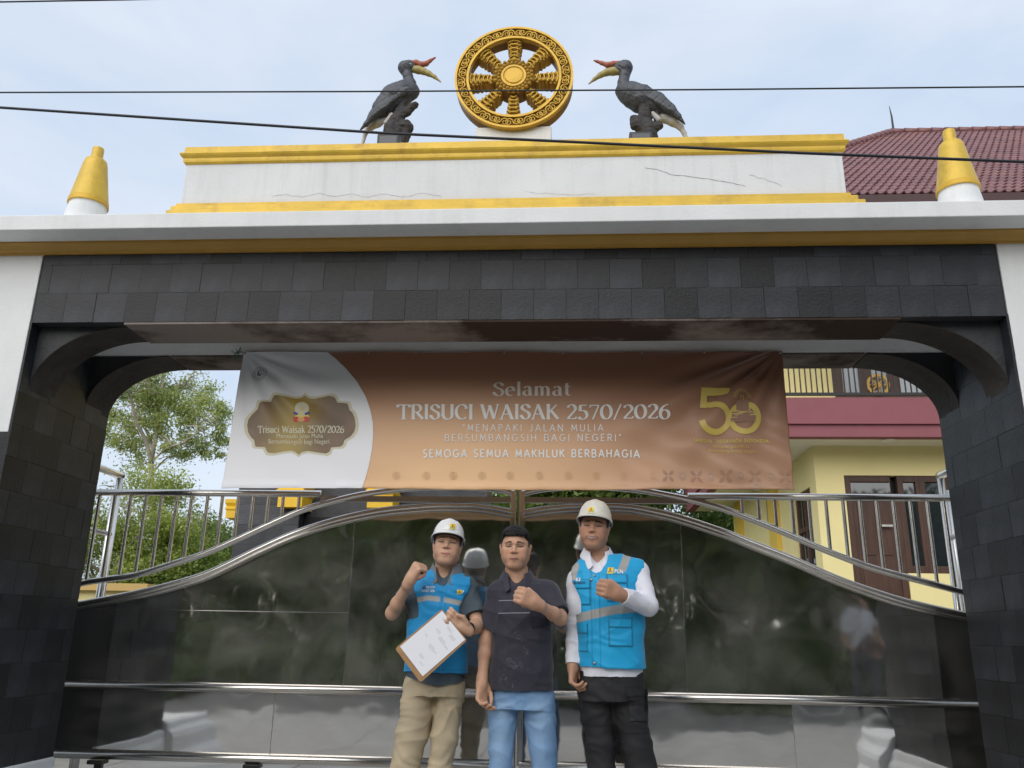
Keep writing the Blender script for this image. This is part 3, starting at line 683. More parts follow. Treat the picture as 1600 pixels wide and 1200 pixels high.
def leaf(side, label):
    L_ = side < 0; x_out = -3.15 if L_ else 2.48; x_in = -.318 if L_ else -.262
    o = thing('gate_leaf', label, 'gate', ((x_out+x_in)/2, GY, 0), 'stainless gate leaves')
    U, W = ('UL', 'LL') if L_ else ('UR', 'LR')
    MB().tube(CURV[U], .0195, 12).build('arched_rail', M_steel, o, smooth=True)
    MB().tube(CURV[W], .0215, 12).build('arched_rail', M_steel, o, smooth=True)
    MB().tube([p+np.array([0, -.012, -.026]) for p in CURV[W]], .009, 8).build('bead', M_steel, o, smooth=True)
    xj = gz(500, 790)[0] if L_ else gz(1075, 780)[0]
    xs = sorted((x_out, xj)); MB().tube([(xs[0], GY, ZTOP), (xs[1], GY, ZTOP)], .0215, 12).build('top_rail', M_steel, o, smooth=True)
    xs = sorted((x_in, xj)); MB().box(xs[0], xs[1], GY-.004, GY+.03, ZTOP-.045, ZTOP-.012).build('cross_bar', M_steeld, o)
    xs = sorted((x_out, x_in))
    MB().tube([(xs[0], GY-.012, ZMID), (xs[1], GY-.012, ZMID)], .0245, 14).build('middle_rail', M_steel, o, smooth=True)
    MB().tube([(xs[0], GY-.005, ZBOT), (xs[1], GY-.005, ZBOT)], .026, 14).build('bottom_rail', M_steel, o, smooth=True)
    # stiles
    MB().box(x_in-.016, x_in+.016, GY-.02, GY+.03, ZBOT, zc(U, x_in)+.012).build('stile', M_steel, o, bevel=.004)
    x = x_out; MB().tube([(x, GY, ZBOT), (x, GY, ZTOP)], .02, 10).build('stile', M_steel, o, smooth=True)
    # balusters
    pxs = [180-73, 180-49, 156, 180, 205, 229, 253, 277, 300, 325, 348, 373, 396, 420, 443, 468] if L_ else [1158.7, 1184, 1210, 1236.5, 1263, 1289.5, 1316, 1342, 1368, 1394, 1420.5, 1447, 1473, 1499]
    for px in pxs:
        x = gz(px, 775)[0]; z0 = zc(U, x)
        if ZTOP-z0 < .05 or x < -3.12 or x > 2.45: continue
        MB().tube([(x, GY, z0), (x, GY, ZTOP-.01)], .0112, 8, caps=False).build('baluster', M_steel, o, smooth=True)
    # sheets
    if L_:
        xs_ = x_out, gz(548, 900)[0], x_in-.016; lo = x_out, gz(425, 1130)[0], x_in-.016
    else:
        xs_ = x_in+.016, gz(1067, 900)[0], x_out; lo = x_in+.016, gz(1240, 1130)[0], x_out
    for k in range(2):
        sheet(xs_[k]+.0006, xs_[k+1]-.0006, ZMID, lambda x: zc(W, x), o, 11+k+(5 if L_ else 0))
        sheet(lo[k]+.0006, lo[k+1]-.0006, ZBOT, ZMID, o, 31+k+(5 if L_ else 0))
    rg = random.Random(3 if L_ else 4)
    for x, z0, z1 in ((xs_[1], ZMID, zc(W, xs_[1])-.02), (lo[1], ZBOT, ZMID)):
        n = 26; MB().tube([(x+rg.gauss(0, .0008), GY+.007, z0+(z1-z0)*i/n) for i in range(n+1)], [.0012+.0014*rg.random() for i in range(n+1)], 6).build('weld_seam', M_steel, o, smooth=True)
    if L_: MB().tube([(x_out, GY+.007, 1.185), (xs_[1], GY+.007, 1.185)], .0025, 6).build('weld_seam', M_steel, o, smooth=True)
    # screws, rollers
    m = MB()
    for i in range(13):
        x = x_out+(x_in-x_out)*(i+.5)/13; m.lathe([(.003, 0), (.002, .0015), (.001, .002)], (x, GY-.012, ZMID+.024), 8)
    m.build('rivets', M_steel, o)['kind'] = 'stuff'
    for px in ((152, 395) if L_ else (1180, 1420)):
        x = gz(px, 1190)[0]
        MB().box(x-.045, x+.045, GY-.035, GY+.045, ZBOT-.050, ZBOT-.028).build('roller_plate', M_black, o, bevel=.003)
        MB().box(x-.012, x+.03, GY-.01, GY+.02, .09, ZBOT-.05).build('roller_stem', M_black, o)
        MB().lathe([(.001, -.02), (.05, -.02), (.042, 0), (.05, .02), (.001, .02)], (x+.01, GY+.005, .055), 20, 'y').build('roller', M_steeld, o, smooth=True, sharp=40)
    return o
M_steeld = mat('dull_steel', (.42, .40, .38), .38, metal=1, var=.1, vs=10)
leaf(-1, 'left stainless steel gate leaf with arched rails, under the white end of the banner')
leaf(1, 'right stainless steel gate leaf with arched rails, in front of the yellow house')
MB_track = MB().box(-6, 5.2, GY-.02, GY+.03, .0, .008); tag(MB_track.build('gate_track', M_steeld), 'dull steel floor track under the two gate leaves', 'track')
MB().box(-.2955, -.2845, 5.115, 5.155, .30, 1.93).build('meeting_post', M_steeld, None)
tag(bpy.data.objects['meeting_post'], 'flat steel strip post behind the joint of the two gate leaves', 'post')
# stainless guide frames behind the outer gate ends
def guide(px_post, sgn, label):
    Y = 6.0; a = at(px_post, 743, Y); x = a[0]; z = a[2]
    o = thing('gate_guide_frame', label, 'rail frame', (x, Y, 0), 'stainless guide frames behind the gate ends')
    MB().tube([(x, Y, 0), (x, Y, z-.02)], .024, 12).build('post', M_steel, o, smooth=True)
    x2 = x-sgn*.045; MB().tube([(x2, Y+.03, 0), (x2, Y+.03, z-.1)], .015, 10).build('post', M_steel, o, smooth=True)
    MB().tube([(x, Y+.02, z), (x, Y-.02, z), (x, 5.32, z)], .027, 12).build('handrail', M_steel, o, smooth=True)
    MB().tube([(x, Y, z-.44), (x, 5.32, z-.44)], .018, 10).build('middle_rail', M_steel, o, smooth=True)
    MB().tube([(x, 5.32, 0), (x, 5.32, z)], .024, 12).build('post', M_steel, o, smooth=True)
guide(188, 1, 'stainless guide frame behind the left end of the gate, trees beyond it')
guide(1469, -1, 'stainless guide frame behind the right end of the gate, house window beyond it')

# ------------------------------------------------------------------ banner
BTL, BTR, BBL, BBR = at(380, 549, 4.575), at(1222, 548, 4.575), at(346, 763, 4.47), at(1242, 766, 4.47)
ZT_, ZB_ = (BTL[2]+BTR[2])/2, (BBL[2]+BBR[2])/2
BX0, BX1 = BTL[0], BTR[0]
def ban_y(x, z):
    x = np.asarray(x, float); z = np.asarray(z, float); t = (ZT_-z)/(ZT_-ZB_); y = 4.578-.10*t
    P = np.stack([x.ravel(), z.ravel(), np.zeros(x.size)], 1)
    env = np.clip(t*3, 0, 1)
    for cx, s, am, rng_ in ((BX0, 1, .012, 1.15), (BX1, -1, .017, 1.6)):    # folds fanning out of the tied corners
        dx = (x-cx)*s+.02; dz = (ZT_-z)+.02; an = np.arctan2(dz, dx); r = np.hypot(dx, dz)
        wv = np.sin(an*19+.8*np.sin(r*3+cx)+1.3*noise3(np.stack([an.ravel()*3, r.ravel()*1.4, 0*an.ravel()], 1), 4).reshape(x.shape))
        fall = np.clip((r-.05)/.2, 0, 1)*np.clip(1-r/rng_, 0, 1)**.8*np.clip(1.3-an*.62, 0, 1)
        y = y-am*fall*wv
    # long diagonal creases, lower right
    q = x*.62+z*1.0; y = y-.012*sstep(x, .0, .8)*np.sin(q*26+noise3(P*2.5, 9).reshape(x.shape)*1.6)*sstep(t, .35, .8)
    y = y-.006*noise3(P*np.array([1.6, 3.4, 1]), 2).reshape(x.shape)*env-.003*noise3(P*np.array([5, 8, 1]), 3).reshape(x.shape)*env
    hem = np.exp(-((t-.985)/.022)**2); y = y-.006*hem*(1+.8*noise3(P*np.array([14, 2, 1]), 6).reshape(x.shape))
    return y
M_ban = mat('banner_vinyl', attr=True, rough=.42, spec=.4, bump=.05, bs=14)
ban = thing('banner', 'brown and white printed banner hung under the black beam', 'banner', (float(BX0+BX1)/2, 4.578, float(ZT_)))
nx, nz_ = 420, 120; U_, W_ = np.meshgrid(np.linspace(0, 1, nx), np.linspace(0, 1, nz_), indexing='ij')
xl = BTL[0]+(BBL[0]-BTL[0])*W_; xr = BTR[0]+(BBR[0]-BTR[0])*W_; X_ = xl+(xr-xl)*U_
zt = BTL[2]+(BTR[2]-BTL[2])*U_-.008*np.sin(U_*math.pi*4)**2; zb = BBL[2]+(BBR[2]-BBL[2])*U_+.004*np.sin(U_*9); Z_ = zt+(zb-zt)*W_
Y_ = ban_y(X_, Z_)
c_top = np.array([.27, .125, .078]); c_mid = np.array([.72, .45, .235]); c_lo = np.array([.50, .285, .175])
g = np.exp(-(((U_-.40)/.26)**2+((W_-1.0)/.55)**2)); g2 = sstep(W_, 0, 1)[..., None]
cc = (c_top*(1-g2)+c_lo*g2)*(1-g[..., None])+c_mid*g[..., None]
cc = np.minimum(cc*1.16*(1-.25*sstep(U_, .6, 1)[..., None]), .85)
V = np.stack([X_, Y_, Z_], -1).reshape(-1, 3)
i, j = np.meshgrid(np.arange(nx-1), np.arange(nz_-1), indexing='ij'); a = (i*nz_+j).ravel(); F = np.stack([a, a+1, a+nz_+1, a+nz_], 1)
cl = mesh('cloth', V, F, M_ban, ban, smooth=True, colors=cc.reshape(-1, 3)); so_ = cl.modifiers.new('s', 'SOLIDIFY'); so_.thickness = .0015; so_.offset = -1
def bpt(px, py, lift=.0022):
    Y = 4.575-.105*(py-549)/214.
    p = at(px, py, Y); return p[0], p[2]
def print_mesh(name, V2, F, mt, lift, parent=ban, colors=None):
    V2 = np.array(V2, float); y = ban_y(V2[:, 0], V2[:, 1])-lift-.0012
    V = np.stack([V2[:, 0], y, V2[:, 1]], 1); return mesh(name, V, F, mt, parent, smooth=True, colors=colors)
def grid_between(A, B, n):                 # A,B lists of (px,py); n divisions between
    V = []; m = len(A)
    for (ax, ay), (bx, by) in zip(A, B):
        for k in range(n+1): t = k/n; V.append(bpt(ax+(bx-ax)*t, ay+(by-ay)*t))
    return V, [(i*(n+1)+k, i*(n+1)+k+1, (i+1)*(n+1)+k+1, (i+1)*(n+1)+k) for i in range(m-1) for k in range(n)]
def resample(pts, n):
    P = np.array(pts, float); t = np.linspace(0, 1, n); s = P[:, 0]; return [(x, float(np.interp(x, s, P[:, 1]))) for x in s[0]+(s[-1]-s[0])*t]
M_pw = mat('print_white', (.82, .82, .85), .42)
M_cream = mat('print_cream', (.62, .58, .42), .4)
M_txt = mat('print_letter', (.74, .66, .60), .45)
M_txtw = mat('print_letter_white', (.80, .77, .74), .45)
M_goldp = mat('print_gold', (.66, .50, .12), .4)
M_tan = mat('print_tan', (.50, .34, .25), .45)
# white left end with curved right edge
yy = np.linspace(550, 762.6, 60)
edge = np.interp(yy, [549, 560, 575, 595, 620, 640, 660, 680, 700, 720, 740, 763], [510, 524, 540, 557, 571.5, 578.5, 582.5, 583, 581.5, 578, 573, 565.5])
lft = 381-(yy-549)*(381-346.5)/214.
V2, F2 = grid_between(list(zip(lft, yy)), list(zip(edge, yy)), 70)
print_mesh('white_field', V2, F2, M_pw, .0012)
# badge
def Zc(l): return [(370+x/6.668, 570+y/6.668) for x, y in l]
TOPC = Zc([(105, 630), (112, 575), (150, 520), (222, 460), (235, 402), (262, 385), (360, 383), (364, 350), (385, 320), (430, 315), (520, 335), (610, 352), (665, 343), (705, 312), (745, 343), (810, 352), (900, 338), (960, 325), (1010, 333), (1038, 360), (1042, 393), (1150, 403), (1163, 420), (1168, 465), (1205, 500), (1230, 560), (1237, 625)])
BOTC = Zc([(105, 630), (110, 690), (140, 745), (178, 785), (180, 835), (200, 852), (298, 857), (305, 890), (330, 918), (400, 922), (490, 905), (570, 895), (612, 910), (645, 938), (680, 907), (740, 895), (830, 910), (930, 925), (968, 905), (985, 862), (1080, 855), (1110, 835), (1122, 785), (1185, 745), (1225, 690), (1237, 625)])
def badge(scale, name, mt, lift, colf=None):
    cx, cy = 470.5, 664; n = 110
    A = resample(TOPC, n); B = resample(BOTC, n)
    A = [(cx+(x-cx)*scale[0], cy+(y-cy)*scale[1]) for x, y in A]; B = [(cx+(x-cx)*scale[0], cy+(y-cy)*scale[1]) for x, y in B]
    V2, F2 = grid_between(A, B, 26); col = None
    if colf is not None:
        t = np.repeat(np.linspace(0, 1, n), 27); vv = np.tile(np.linspace(0, 1, 27), n); col = colf(t, vv)
    print_mesh(name, V2, F2, mt, lift, colors=col)
badge((1.06, 1.085), 'badge_border', M_cream, .0020)
def bc(t, v):
    g = np.exp(-((t-.42-.10*(.5-v))/.20)**2)[:, None]; P = np.stack([t*6, v*4, t*0], 1); nn = noise3(P, 8)[:, None]
    return np.array([.15, .085, .045])*(1-g)*(1+.3*nn)+np.array([.36, .25, .04])*g
badge((1, 1), 'badge_field', mat('print_badge', attr=True, rough=.4), .0030, bc)
# rings of the border pattern
def rings(px, py, R, mt, lift=.0022, pat=((1, .86), (.66, .54), (.30, 0))):
    x0, z0 = bpt(px, py); s = abs(bpt(px+10, py)[0]-x0)/10.; V = []; F = []
    for ro, ri in pat:
        n = 28; b0 = len(V)
        for k in range(n):
            a = 2*math.pi*k/n
            for r in (ro, ri): V.append((x0+R*s*r*math.cos(a), z0+R*s*r*math.sin(a)))
        for k in range(n): j = (k+1) % n; F.append((b0+2*k, b0+2*j, b0+2*j+1, b0+2*k+1))
    print_mesh('ring_print', V, F, mt, lift)
M_gray = mat('print_grey', (.22, .21, .21), .5)
rings(405.5, 584, 10.8, M_gray, .0022, ((1, .93), (.72, .64), (.42, 0)))
M_dim = mat('print_dim', (.22, .10, .06), .5)
rings(1187, 583.5, 11, M_dim, .0012, ((1, .9), (.66, .56), (.40, 0)))
M_tan2 = mat('print_tan_faint', (.60, .36, .18), .5)
for k, px in enumerate((619, 666, 708, 753, 797, 843, 888, 932, 975, 1021)): rings(px, 743, 6, M_tan2, .0012, ((1, .88), (.5, .3)))
for px in (1066, 1111.5, 1157, 1205): rings(px, 743.5, 6.6, M_tan, .0012, ((1, .88), (.66, .56), (.30, 0)))
rings(1182, 761, 5.8, M_tan, .0012); rings(1231, 760, 5.5, M_tan, .0012)
def petal(px, py, L_, mt):
    V = []; F = []
    for q in range(4):
        a = math.pi/4+q*math.pi/2; b0 = len(V); d = np.array([math.cos(a), math.sin(a)]); p = np.array([-d[1], d[0]])
        for t, h in ((.12, 0), (.4, .17), (.8, .22), (1.1, 0), (.8, -.22), (.4, -.17)):
            q2 = d*t*L_+p*h*L_; V.append(bpt(px+q2[0], py+q2[1]))
        F.append(tuple(range(b0, b0+6)))
    print_mesh('petal_print', V, F, mt, .0012)
M_petal = mat('print_petal', (.36, .20, .125), .5)
for px in (1089, 1134, 1180, 1228): petal(px, 743.5, 12, M_petal)
for px in (1044,): petal(px, 743.5, 11, M_petal)

# lettering: broad-nib serif strokes
def arc(cx, cy, rx, ry, a0, a1, n=14): return [(cx+rx*math.cos(rad(a0+(a1-a0)*i/n)), cy+ry*math.sin(rad(a0+(a1-a0)*i/n))) for i in range(n+1)]
def ser(x, y, w=.16): return [(x-w/2, y), (x+w/2, y)]
G = {
 'T': (.74, [[(.37, 0), (.37, 1)], [(.02, .97), (.72, .97)], [(.03, .98), (.02, .80)], [(.71, .98), (.72, .80)], ser(.37, .015, .26)]),
 'R': (.72, [[(.14, 0), (.14, 1)], [(.05, .98), (.36, .98)]+arc(.36, .73, .22, .25, 90, -90)+[(.18, .48)], [(.34, .48), (.68, .02)], ser(.14, .015, .24), ser(.66, .015, .14)]),
 'I': (.28, [[(.14, 0), (.14, 1)], ser(.14, .985, .22), ser(.14, .015, .22)]),
 'S': (.60, [[(.52, .80)]+arc(.31, .77, .20, .21, 20, 200, 16)+arc(.31, .26, .22, .26, 80, -160, 18), [(.52, .90), (.52, .74)], [(.07, .12), (.07, .28)]]),
 'U': (.78, [[(.13, .98)]+arc(.39, .30, .26, .30, 180, 360)+[(.65, .98)], ser(.13, .985, .22), ser(.65, .985, .20)]),
 'C': (.72, [arc(.40, .5, .34, .49, 48, 312, 24), [(.63, .88), (.64, .70)]]),
 'W': (1.06, [[(.06, 1), (.30, .02)], [(.30, .02), (.52, .95)], [(.50, .95), (.76, .02)], [(.76, .02), (.99, 1)], ser(.07, .985, .2), ser(.98, .985, .16)]),
 'A': (.78, [[(.08, .0), (.38, 1)], [(.36, 1), (.70, 0)], [(.18, .34), (.58, .34)], ser(.08, .015, .18), ser(.70, .015, .2)]),
 'K': (.74, [[(.14, 0), (.14, 1)], [(.62, .98), (.18, .48)], [(.30, .58), (.70, .02)], ser(.14, .015, .22), ser(.14, .985, .22)]),
 '2': (.60, [arc(.29, .72, .22, .26, 165, -25, 16)+[(.06, .04)], [(.05, .05), (.55, .05)], [(.53, .05), (.56, .18)]]),
 '5': (.60, [[(.50, .95), (.15, .95)], [(.15, .96), (.12, .56)], [(.12, .55)]+arc(.27, .30, .25, .29, 100, -150, 18)]),
 '7': (.58, [[(.05, .95), (.55, .95)], [(.54, .95), (.20, 0)], [(.06, .95), (.04, .80)]]),
 '0': (.68, [arc(.34, .5, .28, .48, 90, 450, 28)]),
 '6': (.62, [arc(.32, .30, .24, .29, 90, 450, 24), [(.50, .96)]+arc(.52, .38, .44, .56, 115, 185, 10)]),
 '/': (.50, [[(.04, -.05), (.44, 1.04)]]),
 ' ': (.34, []),
 'e': (.56, [[(.10, .36), (.47, .36)]+arc(.28, .34, .20, .33, 0, 305, 20)]),
 'l': (.26, [[(.13, 0), (.13, 1.05)], ser(.13, .015, .18), [(.05, 1.03), (.13, 1.04)]]),
 'a': (.56, [[(.10, .56)]+arc(.26, .50, .15, .18, 150, 0, 10)+[(.41, .06), (.50, .02)], [(.40, .38)]+arc(.24, .19, .16, .18, 90, 330, 14)]),
 'm': (.92, [[(.14, 0), (.14, .68)], arc(.29, .44, .15, .23, 160, 0, 10)+[(.44, 0)], [(.44, .42)]+arc(.60, .44, .16, .23, 160, 0, 10)+[(.76, 0)], ser(.14, .015, .18), ser(.44, .015, .16), ser(.77, .015, .18), [(.05, .66), (.14, .67)]]),
 't': (.40, [[(.17, .92), (.17, .12), (.25, .02), (.37, .07)], [(.04, .66), (.36, .66)]]),
 'r': (.42, [[(.14, 0), (.14, .68)], [(.14, .42)]+arc(.27, .48, .12, .19, 150, 40, 8), ser(.14, .015, .18), [(.05, .66), (.14, .67)]]),
 'i': (.26, [[(.13, 0), (.13, .68)], ser(.13, .015, .18), [(.13, .86), (.13, .96)], [(.05, .66), (.13, .67)]]),
 's': (.46, [arc(.23, .51, .14, .16, 30, 210, 12)+arc(.22, .18, .15, .17, 70, -160, 14)]),
 'u': (.58, [[(.12, .67), (.12, .22)]+arc(.27, .20, .15, .19, 180, 340, 10)+[(.44, .2)], [(.44, .67), (.44, .02), (.52, .02)]]),
 'c': (.50, [arc(.28, .34, .20, .33, 50, 310, 18)]),
 'k': (.56, [[(.13, 0), (.13, 1.03)], [(.46, .66), (.16, .32)], [(.25, .42), (.50, .02)], ser(.13, .015, .18)]),
}
def nib_text(s, name, px0, px1, pyb, pyt, mt, lift, thick=.155, thin=.045, slope=0.0):
    V = []; F = []; x = 0; tot = sum(G[c][0] for c in s)+.05*len(s)
    bl, br, tl, trr = bpt(px0, pyb), bpt(px1, pyb+slope), bpt(px0, pyt), bpt(px1, pyt+slope)
    def mp(u, v):
        u /= tot; a = np.array(bl)*(1-u)+np.array(br)*u; b_ = np.array(tl)*(1-u)+np.array(trr)*u; return a+(b_-a)*v
    for c in s:
        wd, strokes = G[c]
        for st in strokes:
            st = [np.array(p, float) for p in st]; P = []
            for a, b_ in zip(st[:-1], st[1:]):
                n = max(1, int(np.hypot(*(b_-a))/.14)); P += [a+(b_-a)*k/n for k in range(n)]
            P.append(st[-1]); b0 = len(V)
            for i, p in enumerate(P):
                t = P[min(i+1, len(P)-1)]-P[max(i-1, 0)]; t = t/(np.hypot(*t)+1e-9); nn = np.array([-t[1], t[0]])
                wq = thin+(thick-thin)*abs(t[1]*.96-t[0]*.25)**1.6
                if thick > thin and t[0]*t[1] > .12 and len(st) == 2: wq = thin*1.5      # rising diagonals are thin
                for s2 in (1, -1): q = mp(x+p[0]+nn[0]*wq*.5*s2, p[1]+nn[1]*wq*.5*s2); V.append(tuple(q))
            F += [(b0+2*i, b0+2*i+1, b0+2*i+3, b0+2*i+2) for i in range(len(P)-1)]
        x += wd+.05
    print_mesh(name, V, F, mt, lift)
GS = {
 'A': (.80, [[(.02, 0), (.40, 1), (.78, 0)], [(.16, .33), (.64, .33)]]),
 'B': (.66, [[(.08, 0), (.08, 1)], [(.08, .97)]+arc(.34, .74, .22, .23, 90, -90)+[(.08, .51)], [(.30, .51)]+arc(.36, .27, .24, .24, 90, -90)+[(.08, .03)]]),
 'D': (.76, [[(.08, 0), (.08, 1)], [(.08, .97)]+arc(.28, .5, .42, .47, 90, -90, 18)+[(.08, .03)]]),
 'E': (.58, [[(.08, 0), (.08, 1)], [(.08, .97), (.54, .97)], [(.08, .51), (.48, .51)], [(.08, .03), (.54, .03)]]),
 'G': (.86, [arc(.44, .5, .38, .47, 45, 345, 26)+[(.80, .46), (.50, .46)]]),
 'H': (.74, [[(.08, 0), (.08, 1)], [(.66, 0), (.66, 1)], [(.08, .51), (.66, .51)]]),
 'I': (.20, [[(.10, 0), (.10, 1)]]),
 'J': (.44, [[(.34, 1), (.34, .22)]+arc(.18, .20, .16, .18, 0, -150, 10)]),
 'K': (.66, [[(.08, 0), (.08, 1)], [(.60, 1), (.10, .42)], [(.26, .58), (.64, 0)]]),
 'L': (.52, [[(.08, 1), (.08, .0)], [(.08, .03), (.50, .03)]]),
 'M': (.92, [[(.10, 0), (.16, 1)], [(.16, 1), (.46, .18), (.76, 1)], [(.76, 1), (.82, 0)]]),
 'N': (.78, [[(.08, 0), (.08, 1)], [(.08, 1), (.70, 0)], [(.70, 0), (.70, 1)]]),
 'O': (.96, [arc(.48, .5, .42, .47, 0, 360, 32)]),
 'P': (.62, [[(.08, 0), (.08, 1)], [(.08, .97)]+arc(.32, .72, .24, .25, 90, -90)+[(.08, .47)]]),
 'R': (.66, [[(.08, 0), (.08, 1)], [(.08, .97)]+arc(.32, .72, .24, .25, 90, -90)+[(.08, .47)], [(.32, .47), (.62, 0)]]),
 'S': (.60, [arc(.30, .74, .20, .23, 30, 225, 14)+arc(.30, .26, .23, .24, 60, -150, 16)]),
 'T': (.62, [[(.31, 0), (.31, 1)], [(.02, .97), (.60, .97)]]),
 'U': (.74, [[(.08, 1), (.08, .34)]+arc(.37, .32, .29, .29, 180, 360, 16)+[(.66, 1)]]),
 '\u201c': (.40, [[(.12, .72), (.17, 1)], [(.28, .72), (.33, 1)]]), '\u201d': (.40, [[(.08, .72), (.14, 1)], [(.24, .72), (.30, 1)]]),
 ' ': (.40, []),
}
def mono_text(s, name, px0, px1, pyb, pyt, mt, w=.1, gap=.16):
    global G
    G_, G = G, {k: (v[0]+gap, v[1]) for k, v in GS.items()}
    nib_text(s, name, px0, px1, pyb, pyt, mt, .0028, thick=w, thin=w); G = G_
_fc = {}
def font_mesh(s, bold=0., space=1.):
    cu = bpy.data.curves.new('t', 'FONT'); cu.body = s; cu.size = 1; cu.offset = bold; cu.space_character = space; cu.resolution_u = 4
    o = bpy.data.objects.new('t', cu); COL.objects.link(o); dg = bpy.context.evaluated_depsgraph_get()
    me = bpy.data.meshes.new_from_object(o.evaluated_get(dg)); V = np.array([v.co[:2] for v in me.vertices]); F = [tuple(p.vertices) for p in me.polygons]
    bpy.data.objects.remove(o); bpy.data.curves.remove(cu); bpy.data.meshes.remove(me); return V, F
def sans(s, name, px0, px1, pyb, pyt, mt, lift=.0026, bold=0., space=1.15, slope=0., caps=True):
    V, F = font_mesh(s, bold, space); x0, x1 = V[:, 0].min(), V[:, 0].max(); u = (V[:, 0]-x0)/(x1-x0); v = V[:, 1]/.72
    bl, br, tl, trr = [np.array(q) for q in (bpt(px0, pyb), bpt(px1, pyb+slope), bpt(px0, pyt), bpt(px1, pyt+slope))]
    a = bl[None]*(1-u[:, None])+br[None]*u[:, None]; b_ = tl[None]*(1-u[:, None])+trr[None]*u[:, None]
    print_mesh(name, a+(b_-a)*v[:, None], F, mt, lift)
nib_text('Selamat', 'lettering', 770, 894, 618.5, 597.5, M_txt, .0028, thick=.17)
nib_text('TRISUCI WAISAK 2570/2026', 'lettering', 621, 1048, 655, 632, M_txtw, .0028, thick=.19, thin=.06)
mono_text('\u201cMENAPAKI JALAN MULIA', 'lettering', 722, 947, 674, 663, M_txtw, .12, .34)
mono_text('BERSUMBANGSIH BAGI NEGERI\u201d', 'lettering', 695, 975, 689.5, 678.5, M_txtw, .12, .30)
mono_text('SEMOGA SEMUA MAKHLUK BERBAHAGIA', 'lettering', 661, 1003, 714.5, 702.5, M_txtw, .19, .24)
nib_text('Trisuci Waisak 2570/2026', 'lettering', 403, 538, 676.5, 665.5, M_cream, .0042, thick=.19, thin=.08)
sans('Menapaki Jalan Mulia', 'lettering', 433, 505, 684.5, 677.5, M_cream, .0042, space=1.05)
sans('Bersumbangsih bagi Negeri', 'lettering', 420, 515, 693.5, 686, M_cream, .0042, space=1.05)
sans('SANGHA THERAVADA INDONESIA', 'lettering', 1083, 1202, 691.5, 685.5, M_goldp, space=1.1, bold=.02)
sans('Menapaki Jalan Mulia', 'lettering', 1115, 1171, 699.5, 694.5, M_goldp, space=1.1, bold=0)
sans('Bersumbangsih bagi Negeri', 'lettering', 1107, 1181, 706.5, 701.5, M_goldp, space=1.1, bold=0)
def ribbon(name, pts_list, mt, lift, wpx):
    V = []; F = []
    for pts in pts_list:
        P = [np.array(p, float) for p in pts]; b0 = len(V); m = len(P)
        for i, p in enumerate(P):
            t = P[min(i+1, m-1)]-P[max(i-1, 0)]; t = t/(np.hypot(*t)+1e-9); nn = np.array([-t[1], t[0]]); wv = wpx if not callable(wpx) else wpx(i/(m-1))
            for s2 in (1, -1): V.append(bpt(*(p+nn*wv*.5*s2)))
        F += [(b0+2*i, b0+2*i+1, b0+2*i+3, b0+2*i+2) for i in range(m-1)]
    print_mesh(name, V, F, mt, lift)
def Z6(l): return [(1070+x/6., 580+y/6.) for x, y in l]
def cir(cx, cy, r, a0, a1, n=40, ry=None): return [(cx+r*math.cos(rad(a0+(a1-a0)*i/n)), cy+(ry or r)*math.sin(rad(a0+(a1-a0)*i/n))) for i in range(n+1)]
# the numeral 5
ribbon('numeral_print', [Z6([(152, 196), (260, 192), (340, 190), (390, 180), (425, 160)])], M_goldp, .0026, lambda t: 12 if t < .7 else 12*(1-t)/.3+1)
ribbon('numeral_print', [Z6([(182, 165), (178, 250), (172, 345)])], M_goldp, .0026, 10)
ribbon('numeral_print', [Z6([(170, 318), (215, 315)]+cir(285, 440, 128, -110, 170, 36))], M_goldp, .0026, 9)
# the ring and the small shrine drawing
ribbon('numeral_print', [Z6(cir(563, 437, 128, 0, 360, 48))], M_goldp, .0028, 9)
ribbon('shrine_print', [Z6([(432, 450), (552, 450), (672, 450)])], M_brownp if 'M_brownp' in globals() else mat('print_brown', (.27, .135, .08), .45), .0034, 8)
M_brownp = MATS['print_brown']
ribbon('shrine_print', [Z6([(440, 405), (552, 405), (665, 405)])], M_brownp, .0034, 9)
ribbon('shrine_print', [Z6([(545, 270), (545, 385)])], M_brownp, .0034, 20)
lines = [[(417, 430), (688, 430), (688, 468), (417, 468), (417, 430)], [(445, 408), (660, 408)], [(452, 385), (652, 385)], [(480, 365), (610, 365)], [(485, 365), (485, 300), (525, 270), (525, 228), (550, 228), (552, 270), (605, 300), (605, 365)], [(470, 378), (620, 378)], [(440, 396), (668, 396)]]
ribbon('shrine_outline', [Z6(l) for l in lines]+[Z6(cir(545, 325, 32, 0, 360, 20)), Z6(cir(545, 325, 12, 0, 360, 12))], M_goldp, .0046, 1.0)
rays = []
for k in range(13):
    a = rad(-180+15*k+(0)); c0 = (538, 240); r1 = 90 if k != 6 else 95
    rays.append(Z6([(c0[0]+55*math.cos(a), c0[1]+50*math.sin(a)), (c0[0]+r1*math.cos(a), c0[1]+r1*.85*math.sin(a))]))
ribbon('ray_print', rays, M_goldp, .0026, .8)
